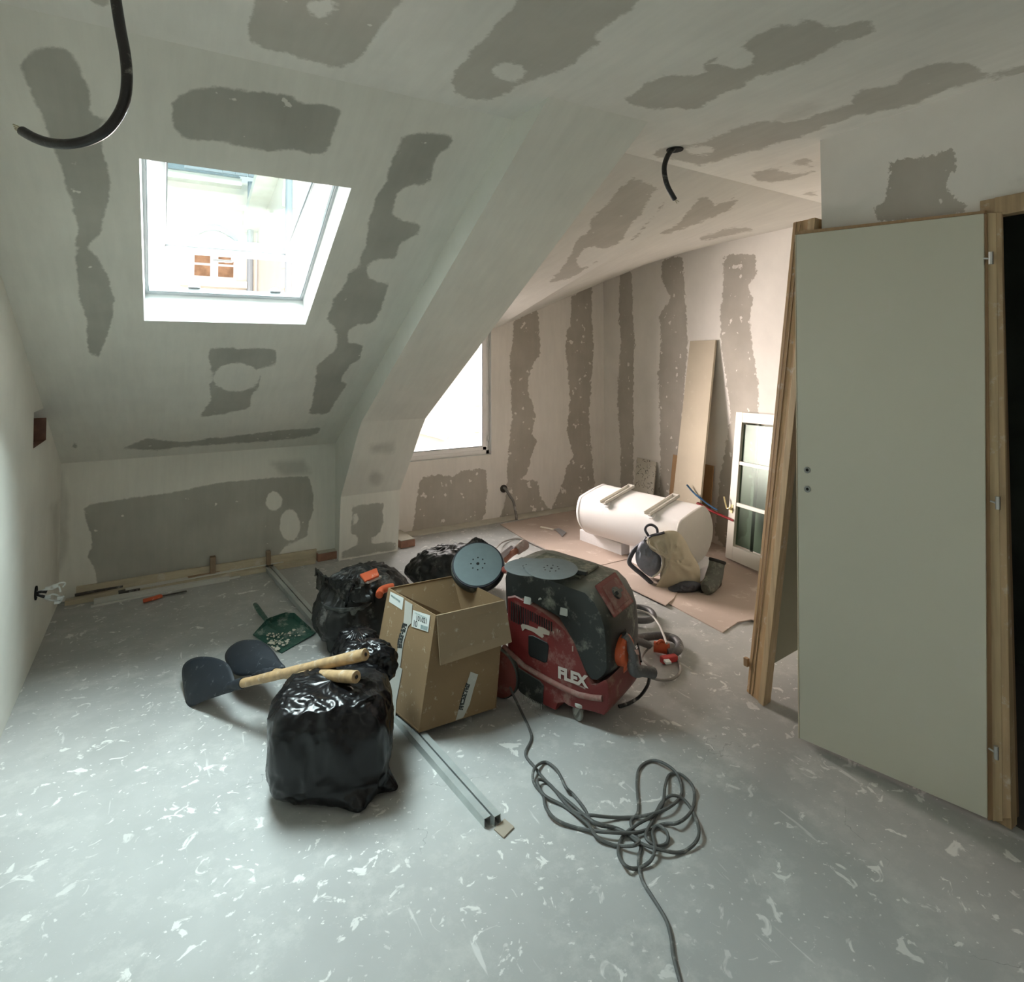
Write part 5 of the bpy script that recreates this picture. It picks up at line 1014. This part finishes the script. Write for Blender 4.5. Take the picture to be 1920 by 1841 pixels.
# dusty boot beside the backpack
m_boot = mat('dusty_boot_leather', (.085, .09, .075), .7, dust=.5, dcol=(.30, .31, .26), ds=14, bump=.4, bs=25)
bo = P(1330, 1108, 0); t = thing('work_boot', bo, 'dusty grey-green work boot standing right of the backpack', 'boot')
b = MB(); a0, a1, a2_, a3_ = P(1343, 1090, .24), P(1338, 1098, .13), P(1334, 1102, .06), P(1326, 1106, .035); b.tube(cr([P(1345, 1052, .17), P(1342, 1068, .12), P(1337, 1086, .075), P(1330, 1098, .055), P(1323, 1105, .045)], 5), [.050, .050, .049, .049, .049, .050, .051, .052, .053, .053, .052, .05, .05, .049, .048, .047, .045, .043, .04, .036, .03], 18); b.build('boot_upper', m_boot, t, smooth=True); b = MB(); d_ = nrm(P(1345, 1052, .17) - P(1342, 1068, .12)); b.lathe([(.050, -.01), (.055, .0), (.053, .010), (.048, .010), (.046, .002)], P(1345, 1052, .17), d_, 20, cap=False); b.lathe([(.0, .003), (.051, .003)], P(1345, 1052, .17), d_, 20, cap=False); b.build('collar', mat('boot_lining', (.03, .03, .028), .9), t, smooth=True)
b = MB(); c_ = P(1332, 1103, 0); dd = nrm(P(1322, 1108, 0) - P(1345, 1094, 0)); ss = np.cross((0, 0, 1), dd); b.prism([c_ + dd * (.13 * math.cos(a)) + ss * (.048 * math.sin(a)) for a in np.linspace(0, 2 * math.pi, 20, endpoint=False)], (0, 0, .022)); b.build('sole', mat('boot_sole', (.05, .035, .03), .8), t)
b = MB()
for k in range(3): q = P(1334 - k * 3, 1080 + k * 6, .10 - k * .02); b.tube([q - ss * .03 + dd * .03, q + dd * .045, q + ss * .03 + dd * .03], .003, 6)
b.build('laces', mat('lace', (.3, .28, .2), .8), t)
# ---------------------------------------------------------------- paint scraper on the sheet
a_, c_ = P(1014, 988, .012), P(1038, 993, .012); t = thing('paint_scraper', a_, 'filling knife with pale handle lying on the brown sheet by the window wall', 'scraper')
b = MB(); b.tube([a_, c_], .014, 10, ry=.6); b.build('handle', mat('pale_handle', (.72, .66, .55), .5), t, smooth=True)
b = MB(); b.prism([c_ + A(-.01, .015, -.002), P(1048, 990, .012), P(1062, 998, .012), P(1054, 1006, .012), c_ + A(.01, -.015, -.002)], (0, 0, .002)); b.build('blade', mat('scraper_steel', (.45, .45, .5), .35, .8), t)
# ---------------------------------------------------------------- boards leaning on the gable wall
def leaner(name, base_y0, base_y1, top_y0, top_y1, h, foot, M, th=.013, z0=.012):
    xb = lambda y: farx(y)
    c = [A(xb(base_y0) - foot, base_y0, z0), A(xb(base_y1) - foot, base_y1, z0), A(xb(top_y1) - .006, top_y1, h), A(xb(top_y0) - .006, top_y0, h)]
    n = nrm(np.cross(c[1] - c[0], c[3] - c[0])); n = n if n[0] < 0 else -n
    b = MB(); b.prism(c, n * th); return b.build(name, M, bevel=.0015), c, n
pk = [PX(1296, 640, 3.85), PX(1345, 644, 3.83)]
m_plank = mat('dusty_plank', (.50, .44, .34), .8, var=.06, vs=4, dust=.12, dcol=(.6, .55, .46), ds=9)
o, c, n = leaner('leaning_board', 3.66, 3.34, pk[0][1], pk[1][1], pk[0][2], .24, m_plank, .018); tag(o, 'tall narrow beige board leaning against the gable wall behind the boiler', 'board')
b0_, b1_ = PX(1197, 857, 3.93), PX(1237, 871, 3.93)
def scratchmat():
    M = mat('scratched_white_board', (.56, .53, .46), .7, dust=.0); nt = M.node_tree; N = nt.nodes; L = nt.links; bs_ = N['Principled BSDF']
    tc = N.new('ShaderNodeTexCoord'); n = N.new('ShaderNodeTexNoise'); n.inputs['Scale'].default_value = 13; n.inputs['Detail'].default_value = 3; L.new(tc.outputs['Object'], n.inputs[0])
    v = N.new('ShaderNodeMapRange'); v.inputs[1].default_value = .47; v.inputs[2].default_value = .485; L.new(n.outputs[0], v.inputs[0]); v2 = N.new('ShaderNodeMapRange'); v2.inputs[1].default_value = .5; v2.inputs[2].default_value = .515; v2.inputs[3].default_value = 1; v2.inputs[4].default_value = 0; L.new(n.outputs[0], v2.inputs[0])
    m_ = N.new('ShaderNodeMath'); m_.operation = 'MULTIPLY'; L.new(v.outputs[0], m_.inputs[0]); L.new(v2.outputs[0], m_.inputs[1])
    n2 = N.new('ShaderNodeTexNoise'); n2.inputs['Scale'].default_value = 30; L.new(tc.outputs['Object'], n2.inputs[0]); r = N.new('ShaderNodeMapRange'); r.inputs[1].default_value = .45; r.inputs[2].default_value = .52; L.new(n2.outputs[0], r.inputs[0])
    m2_ = N.new('ShaderNodeMath'); m2_.operation = 'MULTIPLY'; L.new(m_.outputs[0], m2_.inputs[0]); L.new(r.outputs[0], m2_.inputs[1])
    mx = N.new('ShaderNodeMix'); mx.data_type = 'RGBA'; L.new(m2_.outputs[0], mx.inputs[0]); mx.inputs[6].default_value = (.56, .53, .46, 1); mx.inputs[7].default_value = (.10, .095, .08, 1); L.new(mx.outputs[2], bs_.inputs['Base Color']); return M
o, c, n = leaner('leaning_board', 4.28, 4.00, b0_[1], b1_[1], (b0_[2] + b1_[2]) / 2 + .01, .16, scratchmat(), .012); tag(o, 'small white board covered in dark scratches leaning behind the boiler', 'board')
m_kraft = mat('brown_hardboard', (.33, .20, .095), .7, var=.1, vs=5)
b0_, b1_ = PX(1264, 852, 3.88), PX(1285, 856, 3.88); o, c, n = leaner('leaning_board', b0_[1] + .0, b1_[1] - .05, b0_[1], b1_[1] - .03, b0_[2], .10, m_kraft, .01); tag(o, 'brown hardboard offcut leaning just left of the tall beige board', 'board')
b0_, b1_ = PX(1325, 870, 3.85), PX(1342, 874, 3.85); o, c, n = leaner('leaning_board', b0_[1] + .05, b1_[1], b0_[1] + .05, b1_[1], b0_[2], .08, m_kraft, .01); tag(o, 'brown hardboard offcut leaning just right of the tall beige board', 'board')
# blue and red plastic strips propped behind the boiler
m_blue = mat('blue_plastic', (.035, .12, .26), .4); m_redp = mat('red_crowbar', (.30, .025, .03), .4, dust=.2, dcol=(.6, .5, .5), ds=20)
q = cr([PX(1288, 909, 3.62), PX(1300, 923, 3.62), PX(1312, 933, 3.60), PX(1330, 947, 3.60), PX(1345, 956, 3.6)], 6); b = MB(); b.tube(q, [.010 + .004 * (8 < i < 14) for i in range(len(q))], 8, ry=.5); o = b.build('plastic_strip', m_blue, smooth=True); tag(o, 'blue strip sticking up behind the boiler end', 'strip')
q = cr([PX(1308, 943, 3.60), PX(1318, 949, 3.60), PX(1335, 958, 3.6), PX(1352, 966, 3.62), PX(1376, 976, 3.64)], 6); b = MB(); b.tube(q, [.016] * 6 + [.014] * (len(q) - 6), 8, ry=.6); o = b.build('crowbar', m_redp, smooth=True); tag(o, 'red bar lying behind the boiler end, its tip hidden by the old window', 'crowbar')
# ---------------------------------------------------------------- old casement window leaning near the gable wall
m_oldw = mat('old_white_paint', (.62, .60, .53), .5, dust=.2, dcol=(.45, .43, .36), ds=8)
s00, s10 = P(1368, 1045, .012), P(1436, 1078, .012); s01 = pl(1388, 773, (1, 0, 0), (3.80, 0, 0)); sdx = nrm(s10 - s00); wS = .56
s01 = s01; upv = s01 - s00; upl = np.linalg.norm(upv); un = nrm(upv); sn = nrm(np.cross(sdx, un)); sn = sn if sn @ (CP - s00) > 0 else -sn; sx_ = nrm(np.cross(un, sn)); sx_ = sx_ if sx_ @ sdx > 0 else -sx_
t = thing('old_casement', s00, 'old white casement window with dusty panes leaning beside the boiler', 'window sash')
def so_(u, v, d=0): return s00 + sx_ * u + un * v + sn * d
b = MB()
for u0, u1, v0, v1 in ((0, .075, 0, upl), (wS - .075, wS, 0, upl), (.075, wS - .075, 0, .10), (.075, wS - .075, upl - .075, upl)): b.ob(so_(u0, v0), sx_ * (u1 - u0), un * (v1 - v0), sn * .04)
b.build('frame', m_oldw, t, bevel=.003)
gl0, gl1 = .10, upl - .075
for k in (1, 2): b = MB(); v = gl0 + (gl1 - gl0) * k / 3; b.ob(so_(.075, v - .013, .006), sx_ * (wS - .15), un * .026, sn * .03); b.build('glazing_bar', m_oldw, t, bevel=.002)
for k in range(3): v0, v1 = gl0 + (gl1 - gl0) * k / 3 + .013, gl0 + (gl1 - gl0) * (k + 1) / 3 - .013; b = MB(); b.ob(so_(.075, v0, .015), sx_ * (wS - .15), un * (v1 - v0), sn * .003); b.build('pane', g_old, t)
b = MB(); b.ob(so_(.17, .05, -.05), sx_ * .012, un * (upl - .1), sn * .02); b.build('glazing_bar', m_dkw if False else mat('dark_bar', (.10, .11, .09), .7), t)
b = MB(); q = so_(.035, upl * .335, .04); b.lathe([(.012, 0), (.01, .025)], q, sn, 12); b.tube(cr([q + sn * .025, q + sn * .03 - sx_ * .02, q + sn * .035 - sx_ * .045 + un * .055, q + sn * .035 - sx_ * .055 + un * .075]), .006, 8); b.ob(q - sx_ * .012 - un * .03, sx_ * .024, un * .06, sn * .004); b.build('brass_handle', mat('brass', (.65, .55, .30), .35, .6), t, smooth=True)
# ---------------------------------------------------------------- two pre-hung doors leaning against the partition
m_door = mat('primed_door', (.60, .59, .50), .45, var=.02, vs=1.5, dust=.05, ds=3)
m_edge = mat('primed_edge', (.62, .55, .42), .6)
t = thing('door_panel', P(1500, 1386, 0), 'large flush grey-green door leaning upright in its pine frame at right', 'door')
z0_ = .022
b0_, b1_ = P(1499, 1384, z0_), P(1851, 1535, z0_); t0_, t1_ = PX(1492, 440, 2.27), PX(1845, 400, 2.312)
nd = nrm(np.cross(b1_ - b0_, t0_ - b0_)); nd = nd if nd[0] > 0 else -nd
b = MB(); b.hexa([b0_, b1_, b1_ + nd * .014, b0_ + nd * .038, t0_, t1_, t1_ + nd * .012, t0_ + nd * .020]); lf = b.build('door_leaf', m_door, t, bevel=.002)
b = MB(); b.hexa([b0_ - nd * .001, b0_ + (b1_ - b0_) * .006 - nd * .001, b0_ + (b1_ - b0_) * .006 + nd * .034, b0_ + nd * .034, t0_ - nd * .001, t0_ + (t1_ - t0_) * .006 - nd * .001, t0_ + (t1_ - t0_) * .006 + nd * .015, t0_ + nd * .015]); 
b.v = [tuple(A(*v) + nrm(b0_ - b1_) * .004) for v in b.v]; b.build('lipping', m_edge, lf)
def od(px, py, d=.002):
    best = None
    for u in np.linspace(0, 1, 161):
        V = np.array([(b0_ * (1 - u) + b1_ * u) * (1 - v) + (t0_ * (1 - u) + t1_ * u) * v for v in np.linspace(0, 1, 161)]); X, Y, D = projn(V); e = (X - px) ** 2 + (Y - py) ** 2; k = int(np.argmin(e))
        if best is None or e[k] < best[0]: best = (e[k], V[k])
    return best[1] - nd * d
for px, py in ((1515, 883), (1515, 918)):
    q = od(px, py, .006); b = MB(); b.lathe([(.012, -.006), (.012, 0)], q, -nd, 22); b.lathe([(.012, 0), (.0125, .003), (.010, .004), (.006, .004), (.0055, .001)], q, -nd, 22); b.build('lock_bush', mat('steel_dark', (.25, .26, .25), .35, .8), lf, smooth=True)
    b = MB(); b.lathe([(.0058, 0), (.0058, .0015)], q, -nd, 14); b.build('spindle_hole', m_hole, lf)
# jamb on the right: three planes of raw pine
def strip(pxt0, pxt1, pyt, pxb0, pxb1, pyb, X0t, X0b, th, M, name, zb=.0):
    a, b2_ = P(pxb0, pyb, zb), P(pxb1, pyb + .6 * (pxb1 - pxb0) * .43, zb); a = a if a[0] < 2.325 else PX(pxb0, pyb, 2.325); b2_ = b2_ if b2_[0] < 2.325 else PX(pxb1, pyb, 2.325); th = .012; c, d = PX(pxt1, pyt, X0t), PX(pxt0, pyt, X0t)
    q = MB(); q.hexa([a, b2_, b2_ + A(th, .0, 0), a + A(th, 0, 0), d, c, c + A(min(th, .012), 0, 0), d + A(min(th, .012), 0, 0)]); return q.build(name, M, t, bevel=.0015)
m_woodd = mat('planed_spruce_brown', (.36, .235, .13), .6, var=.15, vs=5, stretch=(14, 14, .7))
j1 = strip(1838.5, 1849.5, 401, 1851.5, 1862, 1538, 2.318, b1_[0] + .004, .03, m_woodd, 'jamb_rebate')
j2 = strip(1849.5, 1868, 399, 1861, 1880, 1540, 2.325, b1_[0] + .02, .03, m_wood2, 'hinge_jamb')
j3 = strip(1868, 1878, 397, 1880, 1896, 1535, 2.327, b1_[0] + .03, .03, m_wood, 'jamb_edge')
for px, py in ((1858, 485), (1871, 944), (1868, 1412)):
    k = (py - 400) / 1135; X_ = 2.318 - .012 * 0 + (b1_[0] - 2.318) * k; q = pl(px, py, (1, 0, 0), (X_ - .012, 0, 0)); up_ = nrm(t1_ - b1_); b = MB(); b.cyl(q - up_ * .018, q + up_ * .022, .0065, 12); b.tube([q + A(0, .02, .004), q], .003, 8); b.build('hinge', m_metal, j2, smooth=True)
b = MB(); b.hexa([t0_ + A(.004, 0, .001), t1_ + A(.004, 0, .001), t1_ + A(.022, 0, .001), t0_ + A(.022, 0, .001), t0_ + A(.006, 0, .014), t1_ + A(.006, 0, .010), t1_ + A(.022, 0, .010), t0_ + A(.022, 0, .014)]); b.build('head_jamb', m_woodd, t)
# second door set behind, seen edge-on
t = thing('door_frame', P(1415, 1310, 0), 'raw pine door frame leaning edge-on against the partition end, left of the grey-green door', 'door frame')
A0, A1 = P(1400, 1296, 0), P(1433, 1324, 0); yt = YP + .012
U1 = PY(1530, 408, yt); U0 = A(U1[0] - .0, yt + .115, U1[2]); q0 = pl(1487, 405, (1, 0, 0), (U1[0], 0, 0)); U0 = A(U1[0], q0[1], U1[2] + .0)
X_ = A(1, .12, 0) * 1.0; X_ = nrm(X_)
m_frame = mat('spruce_frame', (.44, .29, .15), .6, var=.16, vs=5, stretch=(14, 14, .7), dust=.2, ds=14)
def fr(a, b_, u, w_): return A0 + (A1 - A0) * a, 0
def fjamb(a0, a1, x0, x1, M, name, zlo=0., par=t):
    lo0, lo1 = A0 + (A1 - A0) * a0, A0 + (A1 - A0) * a1; hi0, hi1 = U0 + (U1 - U0) * a0, U0 + (U1 - U0) * a1
    if zlo: lo0 = lo0 + (hi0 - lo0) * zlo; lo1 = lo1 + (hi1 - lo1) * zlo
    b = MB(); b.hexa([lo0 + X_ * x0, lo1 + X_ * x0, lo1 + X_ * x1, lo0 + X_ * x1, hi0 + X_ * x0, hi1 + X_ * x0, hi1 + X_ * x1, hi0 + X_ * x1]); return b.build(name, M, par, bevel=.002)
fjamb(0, .70, 0, .028, m_frame, 'jamb')
fjamb(.70, 1.0, -.006, .05, m_wood2, 'jamb')
for a in (.12, .3): fjamb(a, a + .05, -.0025, .0, m_woodd, 'groove', .0)
fjamb(0, 1, .74, .775, m_frame, 'jamb')
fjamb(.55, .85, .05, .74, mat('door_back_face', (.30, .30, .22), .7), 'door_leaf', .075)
b = MB(); b.hexa([U0 + X_ * .028 - A(0, 0, .04), U1 + X_ * .028 - A(0, 0, .04), U1 + X_ * .74 - A(0, 0, .04), U0 + X_ * .74 - A(0, 0, .04), U0 + X_ * .028, U1 + X_ * .028, U1 + X_ * .74, U0 + X_ * .74]); b.build('head_jamb', m_frame, t, bevel=.002)
b = MB(); q = P(1399, 1250, .0) ; q = A0 + (U0 - A0) * .055; b.ob(q + A(-.012, .0, 0), (.016, 0, 0), (0, .02, 0), (0, 0, .035)); b.build('packer', m_woodd, t)
# ================================================================ along the knee wall: offcuts, rails, bricks
m_batt = mat('dusty_batten', (.50, .44, .32), .8, var=.1, vs=6, stretch=(1.5, 8, 8), dust=.25, ds=10)
m_rail = mat('dusty_grey_rail', (.60, .60, .56), .6, .1, dust=.3, ds=12)
m_dark = mat('dark_iron', (.06, .055, .05), .6, dust=.2, ds=15)
m_brick = mat('brick', (.30, .16, .11), .9, var=.25, vs=12, dust=.2, dcol=(.5, .44, .36), ds=9)
m_btop = mat('mortar_dusted', (.48, .46, .39), .95, var=.1, vs=8)
def bar(name, p0, p1, w_, h, M, label, cat, z=0., group='offcuts along the knee wall', bev=.001):
    a, b_ = P(*p0, z), P(*p1, z); q = MB(); q.bar(a + A(0, 0, h / 2), b_ + A(0, 0, h / 2), w_, h); o = q.build(name, M, bevel=bev); tag(o, label, cat, group); return o
q = MB(); a, b_ = A(-.50, 4.60, 0), A(1.02, 4.60, 0)
q.box((-.50, 4.55, 0), (.98, 4.60, .03)); o = q.build('long_batten', m_batt, bevel=.001); tag(o, 'longest pale batten lying right against the knee wall', 'batten', 'offcuts along the knee wall')
q = MB(); q.box((-.45, 4.612, .0), (1.0, 4.630, .085)); o = q.build('long_batten', m_batt, bevel=.001); tag(o, 'thin upright batten standing on edge at the foot of the knee wall', 'batten', 'offcuts along the knee wall')
bar('metal_rail', (235, 1115), (530, 1060), .05, .035, m_rail, 'wide flat grey rail in front of the longest batten', 'metal rail')
bar('wood_offcut', (123, 1121), (245, 1103), .05, .022, m_batt, 'short dusty batten by the left corner', 'batten')
bar('iron_rod', (140, 1118), (400, 1068), .016, .014, m_dark, 'thin black rod crossing the battens', 'rod', .036)
bar('wood_offcut', (137, 1126), (215, 1117), .05, .016, m_batt, 'pale offcut with rounded end near the socket wires', 'batten')
bar('iron_plate', (222, 1113), (262, 1105), .04, .014, m_dark, 'short black plate on the grey rails', 'plate', .02)
bar('wood_offcut', (352, 1092), (432, 1075), .05, .04, mat('brown_offcut', (.33, .22, .14), .8, var=.1, dust=.2), 'short brown offcut halfway along the knee wall', 'batten')
bar('metal_rail', (176, 1132), (430, 1088), .03, .028, m_rail, 'grey rail behind the orange tool', 'metal rail')
bar('metal_rail', (170, 1139), (450, 1082), .014, .012, m_rail, 'thinnest grey rail, nearest the room, under the orange tool', 'metal rail')
bar('wood_offcut', (300, 1100), (372, 1085), .03, .02, m_rail, 'grey block between the rod and the rails', 'offcut')
bar('brick_strip', (440, 1070), (557, 1047), .05, .03, m_brick, 'row of brown brick pieces at the right end of the rails', 'brick piece')
q = P(285, 1123, .012); t = thing('hand_tool', q, 'orange-handled tool lying on the rails near the knee wall', 'tool')
b = MB(); b.tube(cr([P(268, 1127, .014), P(275, 1125, .016), P(290, 1121, .016), P(302, 1117, .014)]), [.012] + [.019] * 23 + [.012], 12, ry=.6); b.build('handle', m_or, t, smooth=True)
b = MB(); b.bar(P(300, 1118, .012), P(350, 1108, .012), .012, .006); b.build('blade', m_dark, t)
def brick(p, w_, d, h, label, ang=0.):
    c, s_ = math.cos(ang), math.sin(ang); u, v = A(c, s_, 0), A(-s_, c, 0); p = np.array(p, float)
    t = thing('brick', p, label, 'brick', 'bricks at the foot of the truss'); b = MB(); b.ob(p, u * w_, v * d, (0, 0, h)); b.build('brick_body', m_brick, t, bevel=.004)
    b = MB(); b.ob(p + A(0, 0, h + .0005) + u * .004 + v * .004, u * (w_ - .008), v * (d - .008), (0, 0, .006)); b.build('mortar_bed', m_btop, t, bevel=.003)
brick(P(596, 1054, 0), .145, .20, .055, 'dusty brick lying against the left foot of the truss', .05)
brick(P(751, 1029, 0), .125, .30, .055, 'dusty brick lying against the right foot of the truss', .05)
# dusty ledge of mortar at the dormer wall and pipe stubs through the knee wall
b = MB(); b.box((TX1 + .01, 4.80, -.001), (3.93, YW, .012)); o = b.build('trim_2', m_btop, bevel=.004); tag(o, kind='structure')
b = MB(); b.box((XL + .001, 4.64, 0), (1.14, 4.66, .01)); 
for px, py, h, w_, lb in ((390, 1046, .09, .035, 'brown pipe stub at the knee wall, left of the other stub'), (485, 1030, .07, .03, 'pipe stub at the knee wall, nearer the truss')):
    q = P(px, py, 0); q = A(q[0], 4.625, 0) if q[1] > 4.62 else q; b = MB(); b.box((q[0] - w_ / 2, q[1] - .03, 0), (q[0] + w_ / 2, 4.638, h + .055)); o = b.build('pipe_stub', mat('stub_tan', (.30, .22, .15), .9, var=.2, dust=.3), bevel=.004); tag(o, lb, 'pipe stub')
